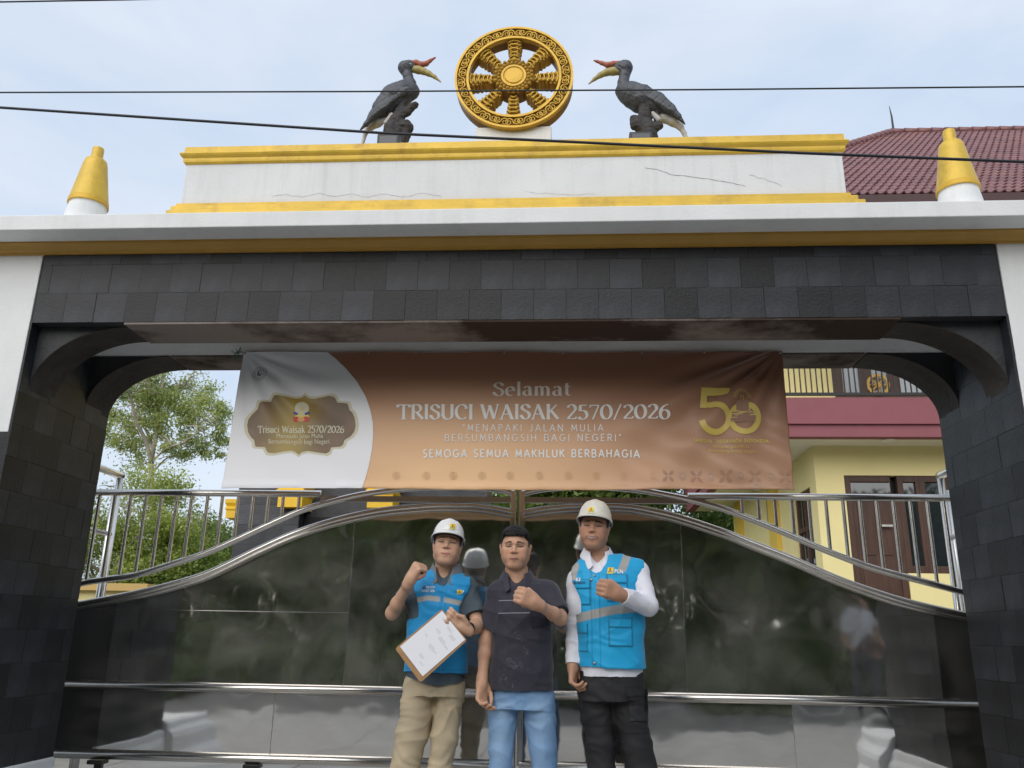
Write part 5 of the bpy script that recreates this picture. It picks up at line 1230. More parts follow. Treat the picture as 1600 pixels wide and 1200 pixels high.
HS = .93
class _SV:
    def __init__(s, v): s.v = v
    def ell(s, c, r, k=.01, mode='u', Rm=None): s.v.ell(c, tuple(q*HS for q in r), k*HS, mode, Rm)
    def cone(s, a, b, ra, rb, k=.01, mode='u'): s.v.cone(a, b, ra*HS, rb*HS, k*HS, mode)
def head_sdf(v, C, R, P):
    v = _SV(v); T = lambda x, f, z: C+R@np.array([x, f, z])*HS
    w = P.get('fw', 1.0)
    v.ell(T(0, -.012, .032), (.075*w, .092, .084), .01, Rm=R)
    v.ell(T(0, .022, -.022), (.066*w, .066, .082), .03, Rm=R)
    v.ell(T(0, .040, -.055), (.050*w, .050, .050), .03, Rm=R)
    for s in (-1, 1):
        v.cone(T(s*.054*w, -.010, -.052), T(s*.020, .056, -.094), .019, .0165, .03)
        v.ell(T(s*.040*w, .060, -.020), (.024, .024, .022), .022, Rm=R)          # cheekbone
        v.cone(T(s*.012, .090, .020), T(s*.042, .078, .018), .009, .008, .014)   # brow
        v.ell(T(s*.030, .094, .002), (.017, .012, .0095), .010, 's', Rm=R)       # eye socket
        v.ell(T(s*.030, .074, .001), (.0145, .0125, .0095), .004, Rm=R)          # lids
        v.ell(T(s*.0135, .094, -.030), (.0085, .010, .0075), .005, Rm=R)         # nostril wing
        v.ell(T(s*.074*w, -.006, -.008), (.009, .018, .031), .006, Rm=R); v.ell(T(s*.079*w, -.012, .008), (.008, .014, .015), .006, Rm=R)
        v.ell(T(s*.040*w, .058, -.052), (.020, .022, .022), .02, Rm=R)
    v.cone(T(0, .078, .016), T(0, .100, -.022), .0075, .0105, .010); v.ell(T(0, .101, -.026), (.0115, .010, .0085), .006, Rm=R)
    v.cone(T(-.010, .066, -.096), T(.010, .066, -.096), .018, .018, .02)         # chin
    v.ell(T(0, .078, -.063), (.030, .016, .020), .015, Rm=R)
    sm = P.get('smile', 0); hw = .025+.010*sm; ms = -.003
    for s in (-1, 1):
        up = .0055*sm+.0015*P.get('grin', 0)
        v.cone(T(0, .0935, -.0585+ms+.0015*sm), T(s*hw, .079-.002*sm, -.0610+ms+up), .0048, .0028, .004); v.cone(T(0, .0920, -.0690+ms-.002*sm), T(s*hw*.9, .0785-.002*sm, -.0635+ms+up), .0056, .0028, .004)
        if sm: v.cone(T(s*.016, .088, -.040), T(s*.044, .070, -.062), .006, .006, .012)
    v.cone(T(-hw, .081, -.0637+ms+(.005*sm)), T(0, .0925, -.0637+ms), .0014, .0020, .003, 's'); v.cone(T(hw, .081, -.0637+ms+(.005*sm)), T(0, .0925, -.0637+ms), .0014, .0020, .003, 's')
    v.ell(T(0, .098, -.045), (.004, .005, .008), .004, 's', Rm=R)
def head_colors(V, col, C, R, P, skin):
    q = (V-C)@R/HS; x, f, z = q[:, 0], q[:, 1], q[:, 2]; m = (np.abs(x) < .095) & (z > -.13) & (z < .13) & (np.abs(f) < .13)
    w = P.get('fw', 1.0); front = f > .035; out = col.copy()
    def mixc(mask, c, a=1.0):
        mk = np.clip(mask, 0, 1)[:, None]*a; out[:] = out*(1-mk)+np.array(c)*mk
    blot = noise3(V*28, 2)[:, None]*.06+noise3(V*90, 3)[:, None]*.03; out[:] = out*(1+blot)
    ax = np.abs(x)
    mixc(m*front*np.exp(-(((ax-.038)/.020)**2+((z+.030)/.020)**2)), np.array(skin)*np.array([1.08, .80, .75]), .45)     # cheeks
    mixc(m*front*np.exp(-((x/.014)**2+((z+.026)/.012)**2)), np.array(skin)*np.array([1.05, .82, .78]), .4)
    bz = .0225+P.get('browlift', 0)+.004*np.sin(np.clip((ax-.012)/.036, 0, 1)*math.pi)-.003*np.clip((ax-.012)/.036, 0, 1)
    mixc(m*front*(1-sstep(np.abs(z-bz), .0040*np.clip(1.25-(ax-.012)/.055, .2, 1), .0066*np.clip(1.25-(ax-.012)/.055, .3, 1)))*sstep(ax, .011, .017)*(1-sstep(ax, .050, .058)), (.008, .006, .005), .95)
    ez = .0005+P.get('eyez', 0); op = P.get('eye', .0030)+.0008
    al = np.sqrt(np.clip(1-((ax-.0325)/.0185)**2, 0, 1)); ez2 = ez+.0012+(ax-.0325)*.06; lid = (1-sstep(np.abs(z-ez2), op*al, op*al+.0016))*(al > .05); mixc(m*front*lid, (.018, .011, .009), .95)
    mixc(m*front*np.exp(-(((ax-.032)/.017)**2+((z-.0115)/.0035)**2)), np.array(skin)*.62, .5)
    wh = (1-sstep(np.abs(z-ez+.0006), op*.5, op*.5+.0012))*(sstep(ax, .0195, .0215)*(1-sstep(ax, .026, .0275))+sstep(ax, .0365, .038)*(1-sstep(ax, .042, .044))); mixc(m*front*wh, (.30, .24, .21), .25)
    mixc(m*front*np.exp(-(((ax-.030)/.018)**2+((z+.010)/.005)**2)), np.array(skin)*.6, .35)
    mixc(m*front*(f > .085)*np.exp(-(((ax-.0075)/.0038)**2+((z+.0365)/.0030)**2)), (.035, .012, .008), .9)
    sm = P.get('smile', 0); hw = .026+.010*sm; g = P.get('grin', 0)
    curve = -.0665+(ax/hw)**2*(.0055*sm+.0018*g)
    tp = np.sqrt(np.clip(1-(ax/(hw+.002))**2, 0, 1)); lipm = (1-sstep(np.abs(z-curve), (.0072+sm*.002)*tp, (.0100+sm*.002)*tp+.0004))*(1-sstep(ax, hw-.003, hw+.002)); mixc(m*(f > .06)*lipm, P.get('lip', (.30, .12, .10)), .75)
    if sm:
        mixc(m*(f > .05)*(1-sstep(np.abs(z-curve), .0052*tp, .0070*tp+.0003))*(1-sstep(ax, hw-.004, hw)), (.16, .05, .045), .9)
        mixc(m*(f > .05)*(1-sstep(np.abs(z-curve-.0008), .0026*tp, .0042*tp+.0003))*(1-sstep(ax, hw-.011, hw-.005)), (.46, .41, .37), .85)
        mixc(m*front*np.exp(-((ax-.040-.25*(z+.03)*-1)/.0035)**2)*(z < -.035)*(z > -.068), np.array(skin)*.55, .45)
    else: mixc(m*(f > .06)*(1-sstep(np.abs(z-curve), .0012, .0026))*(1-sstep(ax, hw-.002, hw+.002)), (.07, .022, .02), .9)
    if P.get('stache', 0): mixc(m*(f > .07)*np.exp(-(((z+.0525)/.0035)**2))*(1-sstep(ax, .018, .026)), (.03, .02, .016), P['stache'])
    if P.get('shade', 0): mixc(m*sstep(np.sqrt((f-.02)**2*.6+x**2), .055, .072)*sstep(z, .0, .03)*(f < .07), (.02, .017, .015), .9)
    hairm = m*sstep(z-(.055-.9*(f-.01)*-1*0), .0, .006)*(f < .05)*P.get('hair', 0)
    mixc(hairm, (.012, .011, .011), .95)
    # sideburns and nape
    mixc(m*(f < .034)*(f > -.2)*sstep(z+.002-f*.0, .0, .008)*(ax > .055*w)*(1-((f > -.030) & (z < .016) & (f < .008))), (.014, .012, .011), .85)
    mixc(m*(f < -.03)*sstep(z, -.055, -.045), (.013, .011, .011), .9)
    return out

def prof_solid(v, rows, y, k=.02, mode='u', pw=2.3, grow=0.):
    """torso or pelvis: rows (py, pxl, pxr, depth_half[, dy]) read off the photograph at depth y, lofted"""
    R = []
    for r in rows:
        a, b_ = at(r[1], r[0], y), at(r[2], r[0], y); R.append(((a[2]+b_[2])/2, (a[0]+b_[0])/2, (b_[0]-a[0])/2+grow, r[3]+grow, y+(r[4] if len(r) > 4 else 0)))
    R.sort(); Z = np.array([r[0] for r in R]); cx, hw, hd, cy = (np.array([r[i] for r in R]) for i in (1, 2, 3, 4))
    def fn(X, Y_, Zg):
        zz = np.clip(Zg, Z[0], Z[-1]); c, w_, d_, y0 = np.interp(zz, Z, cx), np.interp(zz, Z, hw), np.interp(zz, Z, hd), np.interp(zz, Z, cy)
        q = (np.abs((X-c)/w_)**pw+np.abs((Y_-y0)/d_)**pw)**(1/pw); d = (q-1)*np.minimum(w_, d_)
        dz = np.maximum(Zg-Z[-1], Z[0]-Zg); return np.maximum(d, dz)
    v.op(fn, ((cx-hw).min(), (cy-hd).min(), Z[0]), ((cx+hw).max(), (cy+hd).max(), Z[-1]), k, mode)
def cut(v, fn):                            # keep where fn < 0
    X, Y_, Z = v.grid((slice(None),)*3); v.d = np.maximum(v.d, fn(X, Y_, Z).astype(np.float32))
def wrinkle(V, Nn, items):
    d = np.zeros(len(V))
    for (sc, dirv, amp, seed, sharp) in items:
        dirv = unit(dirv); q = V@dirv; P = V*np.array(sc[1]) if hasattr(sc[1], '__len__') else V*sc[1]
        ph = q*sc[0]+1.2*noise3(P, seed); s_ = (np.sin(ph*2*math.pi) if sharp == 1. else .75-2*np.abs(np.sin(ph*math.pi))**.7); amp_ = amp*(.35+.65*np.clip(noise3(V*4.5, seed+7)*1.6+.3, 0, 1)); d += s_*amp_
    return d
M_skin = mat('skin', attr=True, rough=.5, sub=.12, bump=.12, bs=260, spec=.4)
M_hair = mat('black_hair', (.008, .008, .009), .55, bump=1.0, bs=170, stretch=(1, 1, .35), spec=.35)
M_shell = mat('helmet_white', (.78, .78, .77), .25, var=.03, vs=5, coat=.4)
M_shell2 = mat('helmet_cream', (.72, .69, .60), .3, var=.05, vs=5, coat=.3)
M_strap = mat('helmet_strap', (.35, .35, .36), .6)
M_py = mat('logo_yellow', (.80, .62, .02), .5); M_pr = mat('logo_red', (.55, .05, .03), .5); M_pb = mat('logo_blue', (.02, .25, .45), .5); M_pw2 = mat('logo_white', (.75, .78, .8), .5); M_pn = mat('logo_navy', (.02, .04, .12), .5)

def bvh_of(o): 
    me = o.data; off = Vector((0, 0, 0)); p = o.parent
    while p is not None: off += p.location; p = p.parent
    return BVHTree.FromPolygons([v.co+off for v in me.vertices], [tuple(p_.vertices) for p_ in me.polygons])
def decal(name, pts2, F, mt, bvh, parent, lift=.002, yst=3.6, colors=None):
    """thin print wrapped on the cloth: pts2 (x, z) cast along +y on to the surface"""
    V = []; last = yst+.8
    for x, z in pts2:
        h = bvh.ray_cast(Vector((x, yst, z)), Vector((0, 1, 0))); 
        if h[0] is not None: last = h[0].y
        V.append((x, last-lift, z))
    return mesh(name, V, F, mt, parent, colors=colors)
def patch(name, corners, mt, bvh, parent, y, n=8, lift=.002):
    """quad given by its pixel corners (tl, tr, br, bl) at depth y"""
    c = [at(px, py, y) for px, py in corners]; P = []; 
    for i in range(n+1):
        for j in range(n+1):
            u, w_ = i/n, j/n; q = c[0]*(1-u)*(1-w_)+c[1]*u*(1-w_)+c[2]*u*w_+c[3]*(1-u)*w_; P.append((q[0], q[2]))
    return decal(name, P, [(i*(n+1)+j, i*(n+1)+j+1, (i+1)*(n+1)+j+1, (i+1)*(n+1)+j) for i in range(n) for j in range(n)], mt, bvh, parent, lift)
def text_decal(s, px0, px1, pyb, pyt, mt, bvh, parent, y, lift=.003, slope=0, bold=.02, name='lettering'):
    V, F = font_mesh(s, bold, 1.1); x0, x1 = V[:, 0].min(), V[:, 0].max(); P = []
    for a, b_ in V:
        u = (a-x0)/(x1-x0); v_ = b_/.72; q = at(px0+(px1-px0)*u, pyb+slope*u+(pyt-pyb)*v_, y); P.append((q[0], q[2]))
    return decal(name, P, F, mt, bvh, parent, lift)
def logo(cx, cy, w, h, bvh, parent, y, skew=0, lift=.002, s=1.):
    patch('logo_patch', [(cx-w/2+skew, cy-h/2), (cx+w/2+skew, cy-h/2), (cx+w/2, cy+h/2), (cx-w/2, cy+h/2)], M_py, bvh, parent, y, 4, lift)
    z = [(-.05, -.42), (.18, -.42), (.02, -.08), (.16, -.08), (-.10, .42), (-.02, .06), (-.16, .06)]
    decal('logo_bolt', [(lambda q: (q[0], q[2]))(at(cx+a*w, cy+b_*h, y)) for a, b_ in z], [(0, 1, 2, 6), (2, 3, 4, 5), (2, 5, 6)], M_pr, bvh, parent, lift+.0012)
    for t in (.10, .24): patch('logo_wave', [(cx-.38*w, cy+t*h), (cx-.12*w, cy+(t-.03)*h), (cx-.12*w, cy+(t+.04)*h), (cx-.38*w, cy+(t+.08)*h)], M_pb, bvh, parent, y, 1, lift+.0012); patch('logo_wave', [(cx+.10*w, cy+t*h), (cx+.38*w, cy+(t-.04)*h), (cx+.38*w, cy+(t+.03)*h), (cx+.10*w, cy+(t+.07)*h)], M_pb, bvh, parent, y, 1, lift+.0012)

def hard_hat(C, R, mt, parent, logo_px, y, rim_z=.045, tilt=0.10, sc=1.0, y_=0):
    """shell with ridges, peak and rim, set on the head frame"""
    ct, st_ = math.cos(tilt), math.sin(tilt); Rt = R@np.array([[1, 0, 0], [0, ct, -st_], [0, st_, ct]])
    T = lambda x, f, z: C+Rt@(np.array([x, f, z])*sc)
    V = []; n = 56; prof = []
    for i in range(13):
        t = i/12*math.pi/2; prof.append((math.cos(t)**.72, math.sin(t)**1.05))
    rows = []
    for k in range(n):
        a = 2*math.pi*k/n; cx, cf = math.cos(a), math.sin(a); peak = max(0, cf)**2.2; col = []
        rx, rf = .0865, .112
        br = .007+.034*peak
        col.append(((rx+br*.9)*cx, (rf+br)*cf, rim_z-.014-.012*peak)); col.append(((rx+br)*cx, (rf+br*1.05)*cf, rim_z-.010-.012*peak)); col.append(((rx+br*.5)*cx, (rf+br*.5)*cf, rim_z-.002-.002*peak)); col.append(((rx+.002)*cx, (rf+.002)*cf, rim_z+.004))
        for r, h in prof[1:]:
            rid = .004*math.exp(-((rx*r*cx)/.016)**2)*min(1, h*3)*(1-.0) ; rid2 = .0025*math.exp(-((abs(rx*r*cx)-.045)/.008)**2)*min(1, h*2.5)
            col.append((rx*r*cx, rf*r*cf-.004*h, rim_z+.004+.100*h+rid+rid2))
        rows.append(col)
    m = len(rows[0])
    V = [T(*p) for r in rows for p in r]; F = [(k*m+i, ((k+1) % n)*m+i, ((k+1) % n)*m+i+1, k*m+i+1) for k in range(n) for i in range(m-1)]
    o = mesh('hard_hat', V, F, mt, parent, smooth=True); s = o.modifiers.new('s', 'SOLIDIFY'); s.thickness = .0028; s.offset = -1
    b = bvh_of(o)
    # cradle band inside, straps
    m2 = MB(); ring = [T(.078*math.cos(a), .098*math.sin(a)-.004, rim_z-.004) for a in np.linspace(0, 2*math.pi, 33)]
    m2.tube(ring, .006, 6, caps=False); m2.build('headband', M_black, o, smooth=True)
    for s in (-1, 1):
        MB().tube([T(s*.082, .02, rim_z-.004), T(s*.078, .012, rim_z-.03), T(s*.074, .0, rim_z-.045)], .004, 6).build('strap', M_strap, o, smooth=True)
        MB().tube([T(s*.087, -.006, rim_z-.006), T(s*.091, .012, rim_z-.004), T(s*.087, .03, rim_z-.006)], .006, 8).build('strap_clip', mt, o, smooth=True)
    return o, b

def person(label, Y, head, skin, J, torso, sleeves, legs, P, shirt_mat, pants_mat, extra=None, name='person', fine=True, hem=None, neck_open=None, wr=1.0, pants_top=None, collar=None, placket=False, skin_arm_from=.0, shoulders=None, hands=(), res=1.0):
    C, R = head; base = (float(C[0]), Y, 0.0)
    o = thing('person', label, 'person', base)
    allx = [p[0] for a in J.values() for p in a]+[C[0]-.1, C[0]+.1]; x0, x1 = min(allx)-.13, max(allx)+.13
    tx = [at(r[i], r[0], Y)[0] for r in torso for i in (1, 2)]+[at(l[0]+s*l[2], l[1], Y)[0] for lg in legs for l in lg for s in (-1, 1)]; x0 = min(x0, min(tx)-.06); x1 = max(x1, max(tx)+.06)
    yl = [p[1] for a in J.values() for p in a]; y0, y1 = min(min(yl)-.16, Y-.22), Y+.24; zt = C[2]+.16
    g = .0032*res if fine else .007
    zn = C[2]-.20; zw = at(800, torso[-1][0], Y)[2]
    v = Vol(axis((x0, x1, g)), axis((y0, y1, g)), axis((0.0, zw, .009), (zw, zn, .0045*res), (zn, zt, .0027*res)))
    # trunk and legs inside the clothes
    prof_solid(v, [(r[0], r[1]+13, r[2]-13, r[3]*.62)+((r[4],) if len(r) > 4 else ()) for r in torso], Y, .03)
    for lg in legs:
        pts = [(at(p[0], p[1], Y), p[2]*.62*SC) for p in lg]
        for (a, ra), (b_, rb) in zip(pts[:-1], pts[1:]): v.cone(a, b_, ra, rb, .03)
        a = pts[-1][0]; v.cone(a-np.array([0, 0, 0])*1., np.array([a[0], a[1]-.12, .05]), .035, .03, .02)
    nb = P['neck']; v.cone(C+R@np.array([0, -.022, -.055]), nb, .054, .060, .02)
    v.cone(nb+np.array([0, .01, 0]), nb+np.array([0, .015, -.06]), .060, .075, .03)
    for s_, arm in J.items():
        rs = [q*.92 for q in P.get('armr', (.046, .040, .036, .025))]; a = arm
        v.cone(a[0], a[1], rs[0], rs[1], .03); v.cone(a[1], a[1]+(a[2]-a[1])*.3, rs[1]*.97, rs[2]*1.04, .02); v.cone(a[1]+(a[2]-a[1])*.3, a[2], rs[2]*1.04, rs[3], .02)
    for h in hands: h(v)
    head_sdf(v, C, R, P)
    V, F = v.mesh(); Nn = vnormals(V, F); col = np.tile(np.array(skin), (len(V), 1)); col = head_colors(V, col, C, R, P, skin)
    # knuckles a little darker
    mesh('body', V, F, M_skin, o, smooth=True, colors=col)
    # shirt
    gs = .0042*res if fine else .008
    v = Vol(axis((x0, x1, gs)), axis((y0, y1, gs)), axis((zw-.14, zt-.2, gs)))
    prof_solid(v, torso, Y, .03)
    nb2 = nb+np.array([0, .01, -.03])
    vs_ = Vol(*v.a); X, Yg, Z = v.grid((slice(None),)*3)
    for s_, arm in J.items():
        vt = Vol(*v.a); sh = arm[0]; L = sleeves[s_]; r0, r1, r2 = L[1:4]; el = arm[1]; wrt = arm[2]
        if L[0] <= 1:
            A, B = arm[0], arm[1]; E = A+(B-A)*L[0]; d = unit(B-A); vt.cone(sh, E+d*.03, r0, r1, .035)
        else:
            A, B = arm[1], arm[2]; E = A+(B-A)*(L[0]-1); d = unit(B-A); vt.cone(sh, el, r0, r1, .03); vt.cone(el, E+d*.03, r1, r2, .02)
        pl = (X-E[0])*d[0]+(Yg-E[1])*d[1]+(Z-E[2])*d[2]; near = (X-E[0])**2+(Yg-E[1])**2+(Z-E[2])**2 < .13**2
        vt.d = np.maximum(vt.d, np.where(near, pl, -1).astype(np.float32)); vs_.d = np.minimum(vs_.d, vt.d)
        v.cone(nb+np.array([0, .028, -.040]), sh+np.array([0, 0, .002]), .036, .050, .04)
    kk = .03; h_ = np.maximum(kk-np.abs(v.d-vs_.d), 0)/kk; v.d = (np.minimum(v.d, vs_.d)-h_*h_*kk*.25).astype(np.float32)
    # neck opening
    fr = R[:, 1]; T_ = lambda a, b_, c: nb+np.array([a, b_, c])
    v.cone(T_(0, -.005, .12), T_(0, .0, -.02), .064, .058, .006, 's')
    if neck_open: v.cone(T_(0, -.06, .03), T_(neck_open[1], -.135, -neck_open[0]), .040, .004, .008, 's')
    if hem: cut(v, lambda X, Y_, Z: (hem(X)-Z))
    V, F = v.mesh(); Nn = vnormals(V, F)
    W_ = [((5.5, 3.2), (.35, .2, 1), .0034, 3, 1.6), ((8., 5.), (1, .3, .9), .0026, 5, 1.5), ((9, 5.5), (-1, .3, .8), .0026, 6, 1.5), ((3.2, 2.0), (1, 0, .18), .0034, 9, 1.), ((16, 9), (.5, .3, 1), .0011, 10, 1.)]
    V = V+Nn*(wrinkle(V, Nn, W_)*wr)[:, None]
    col = shirt_mat[1](V, Nn) if isinstance(shirt_mat, tuple) else None
    sm = shirt_mat[0] if isinstance(shirt_mat, tuple) else shirt_mat
    so = mesh('shirt', V, F, sm, o, smooth=True, colors=col)
    if collar:
        v = Vol(axis((nb[0]-.14, nb[0]+.14, .0030)), axis((nb[1]-.15, nb[1]+.13, .0030)), axis((nb[2]-.13, nb[2]+.09, .0030)))
        # two folded wings and the band round the neck
        X, Yg, Z = v.grid((slice(None),)*3); cxn, cyn, czn = nb[0], nb[1]-.000, nb[2]
        cyn = cyn-.018; h2 = (Z-czn)-(Yg-cyn)*.42+.004
        rr = np.sqrt((X-cxn)**2+((Yg-cyn)/1.04)**2)
        shell = np.abs(rr-(.065+.52*(.046-h2).clip(0, .09)))-.0040
        aa = np.abs(np.arctan2(X-cxn, -(Yg-cyn)))
        lowb = .002-.034*np.clip(1-np.abs(aa-.46)/.34, 0, 1)
        d = np.maximum(shell, h2-.046); d = np.maximum(d, lowb-h2); op = .14+np.clip((h2+.030), -.05, .2)*collar[1]
        d = np.maximum(d, (op-aa)*.07)
        v.d = d.astype(np.float32); V, F = v.mesh(); mesh('collar', V, F, collar[0], so, smooth=True, colors=(collar[2](V) if len(collar) > 2 else None))
    # trousers
    v = Vol(axis((x0, x1, gs*1.15)), axis((Y-.24, Y+.24, gs*1.15)), axis((.06, at(800, pants_top[0][0], Y)[2]+.03, gs*1.3)))
    prof_solid(v, pants_top, Y, .04)
    for li, lg in enumerate(legs):
        pts = [(at(p[0], p[1], Y+(p[3] if len(p) > 3 else 0)), p[2]*SC*(1. if ip == 0 else .95)) for ip, p in enumerate(lg)]
        for (a, ra), (b_, rb) in zip(pts[:-1], pts[1:]): v.cone(a, b_, ra, rb, .014)
    cut(v, lambda X, Y_, Z: .085-Z)
    V, F = v.mesh(); Nn = vnormals(V, F)
    crz = at(*P['crotch'], Y); rC = np.hypot(V[:, 0]-crz[0], V[:, 2]-crz[2]); an = np.arctan2(V[:, 2]-crz[2], V[:, 0]-crz[0])
    dd = .0022*np.exp(-rC/.20)*np.sin(an*9+noise3(V*7, 1)*4)*sstep(rC, .02, .06)
    W_ = [((7, 4.5), (.5, .3, 1), .0030, 13, 1.6), ((10, 6.), (-.6, .3, 1), .0024, 15, 1.5), ((3, 2), (1, .2, .1), .0030, 17, 1.), ((17, 8), (.3, .2, 1), .0013, 18, 1.)]
    V = V+Nn*(dd+wrinkle(V, Nn, W_)*P.get('pw', 1.))[:, None]
    pm = pants_mat[0] if isinstance(pants_mat, tuple) else pants_mat
    po = mesh('trousers', V, F, pm, o, smooth=True, colors=(pants_mat[1](V, Nn) if isinstance(pants_mat, tuple) else None))
    for lg in legs:
        a = at(lg[-1][0], lg[-1][1], Y); v = Vol(axis((a[0]-.08, a[0]+.08, .006)), axis((Y-.24, Y+.14, .006)), axis((-.0, .16, .006)))
        v.cone((a[0], Y+.05, .05), (a[0], Y-.14, .038), .045, .036, .02); v.cone((a[0], Y+.05, .05), (a[0], Y+.03, .11), .044, .042, .02); cut(v, lambda X, Y_, Z: .006-Z); V, F = v.mesh(); mesh('shoe', V, F, M_shoe, o, smooth=True)
    return o, so, po
M_shoe = mat('shoe_black', (.02, .02, .022), .4)
def fold_noise(V, seed): return noise3(V*5, seed)*.5+noise3(V*14, seed+1)*.3

def vest(parent, Y, torso, J, mt, grow, arm_r, vneck, hemf, top_cut, pockets, colorf, wr=1., nb=None, strap=.018):
    tx = [at(r[i], r[0], Y)[0] for r in torso for i in (1, 2)]; gs = .0040
    zlo = at(800, torso[-1][0], Y)[2]; zhi = nb[2]+.05
    v = Vol(axis((min(tx)-.08, max(tx)+.08, gs)), axis((Y-.25, Y+.25, gs)), axis((zlo-.05, zhi, gs)))
    prof_solid(v, torso, Y, .03, grow=grow)
    nb2 = nb+np.array([0, .01, -.03])
    for s_, arm in J.items():
        v.cone(nb+np.array([0, .022, -.038]), arm[0]+np.array([0, 0, .002]), .042+grow, .052+grow*1.15, .04)
    X, Yg, Z = v.grid((slice(None),)*3)
    for s_, arm in J.items():              # armholes
        sh = arm[0]; out = 1 if s_ == 'R' else -1; t = np.clip((sh[2]-Z)/.13, 0, 1)
        lim = arm_r[1]-.045*np.sin(t*math.pi*.5)+.25*sstep(sh[2]-Z, .155, .20)
        v.d = np.maximum(v.d, ((X-sh[0])*out-lim).astype(np.float32)+0*Yg)
    v.cone(nb+np.array([0, -.01, .12]), nb+np.array([0, -.01, -.02]), .088, .082, .006, 's')
    v.cone(nb+np.array([0, -.05, .03]), nb+np.array([vneck[1], -.15, -vneck[0]]), vneck[2], vneck[3], .008, 's')
    cut(v, lambda X, Y_, Z: hemf(X)-Z)
    V, F = v.mesh(); Nn = vnormals(V, F)
    W_ = [((5, 3.2), (.35, .2, 1), .0034, 23, 1.5), ((7.5, 5.), (1, .3, .9), .0026, 25, 1.4), ((8, 5.), (-1, .3, .7), .0022, 26, 1.4), ((3.2, 2.), (1, 0, .15), .0036, 29, 1.), ((15, 9), (.4, .3, 1), .0012, 30, 1.)]
    V = V+Nn*(wrinkle(V, Nn, W_)*wr)[:, None]
    fr = Nn[:, 1] < -.25
    for (pxl, pyt, pxr, pyb, flap) in pockets:
        a, b_ = at(pxl, pyt, Y-.12), at(pxr, pyb, Y-.12); x, z = V[:, 0], V[:, 2]; e = .0035
        ins = sstep(x, a[0]-e, a[0]+e)*(1-sstep(x, b_[0]-e, b_[0]+e))*sstep(z, b_[2]-e, b_[2]+e)*(1-sstep(z, a[2]-e, a[2]+e))
        zf = a[2]-(a[2]-b_[2])*flap; fl = ins*sstep(z, zf-e, zf+e)
        V[:, 1] -= fr*(ins*.006+fl*.006)
    zipm = np.abs(V[:, 0]-(nb[0]+vneck[1])); V[:, 1] -= fr*(.003*(1-sstep(np.abs(zipm-.012), .003, .006)))
    return mesh('vest', V, F, mt, parent, smooth=True, colors=colorf(V, Nn))
def bands(V, Y, pts, halfw):
    """reflective band: centre line given by pixels, returns mask"""
    P = [at(px, py, Y-.13) for px, py in pts]; X = [p[0] for p in P]; Z = [p[2] for p in P]
    zc_ = np.interp(V[:, 0], X, Z); return 1-sstep(np.abs(V[:, 2]-zc_), halfw-.0018, halfw+.0018)
M_vest = mat('vest_cloth', attr=True, rough=.62, bump=.12, bs=350, sheen=.15)
M_vestm = mat('vest_mesh_cloth', attr=True, rough=.6, bump=.1, bs=350)
CY = np.array([.0, .345, .66]); CYd = np.array([.0, .255, .56]); GR = np.array([.36, .355, .34])

# ---- middle man -----------------------------------------------------
Y2 = 4.38
C2 = at(805.5, 856, Y2-.02); R2 = hrot(-.02, -.03, .01)
J2 = {'L': [at(777, 928, Y2+.01), at(759, 1003, Y2-.02), at(753, 1066, Y2-.07)], 'R': [at(857, 925, Y2), at(876, 966, Y2-.12), at(838, 943, Y2-.28)]}
T2 = [(901, 786, 831, .045), (914, 771, 855, .078), (935, 770, 862, .108), (960, 769, 862, .122), (1000, 768, 863, .125), (1040, 765, 865, .13), (1084, 762, 866, .13)]
L2g = [[(789, 1095, 25), (785, 1130, 22), (783, 1170, 20), (781, 1210, 19), (780, 1300, 17), (780, 1372, 15)], [(841, 1095, 26), (844, 1130, 24), (848, 1170, 22), (851, 1210, 19), (852, 1300, 17), (852, 1372, 15)]]
def f2(v): fist(v, J2['R'][2], (-.80, -.45, .40), (-.35, .90, .05), s=-1, sc=1.06)
def h2(v): relaxed_hand(v, J2['L'][2], (.02, -.25, -1), (.75, -.55, .1), s=-1, sc=1.0, curl=.62)
def denim(V, Nn):
    base = np.array([.085, .20, .40]); lt = np.array([.27, .42, .62]); n = noise3(V*3.2, 5)*.5+noise3(V*9, 6)*.3
    xc_ = np.where(V[:, 0] < C2[0]+.03, at(783, 1150, Y2)[0], at(845, 1150, Y2)[0]); fade = np.exp(-((V[:, 0]-xc_)/.045)**2)*(1-sstep(V[:, 2], .72, .85))
    wh = np.clip(np.sin(V[:, 2]*75+noise3(V*6, 7)*5)*.5*np.exp(-((V[:, 2]-.72)/.10)**2), 0, 1)*.5
    t = np.clip(.30+.45*fade+.4*n+wh, 0, 1)[:, None]; c = base*(1-t)+lt*t; return c*(1+.05*noise3(V*np.array([420, 420, 60]), 1))[:, None]
NAVY = np.array([.021, .019, .033])
def navy_cols(V, Nn):
    c = np.tile(NAVY, (len(V), 1)); x, z = V[:, 0], V[:, 2]; fr = Nn[:, 1] < -.1
    # fine pale squiggles printed down the front
    q = noise3(V*np.array([26, 1, 18]), 41)+.5*noise3(V*np.array([60, 1, 48]), 42); ln = (1-sstep(np.abs(q), .02, .055))*(noise3(V*np.array([9, 1, 7]), 43) > .02)
    mk = fr*ln*np.exp(-((x-at(803, 1000, Y2)[0])/.10)**2); c = c*(1-mk[:, None]*.2)+np.array([.30, .28, .33])*mk[:, None]*.2
    return c
M_polo = mat('polo_navy', attr=True, rough=.75, bump=.15, bs=320, sheen=.2)
P2 = dict(neck=at(808, 904, Y2+.012), fw=1.06, grin=.6, stache=.3, crotch=(815, 1118), hair=1, eye=.0026, lip=(.36, .16, .125), armr=(.044, .036, .033, .024))
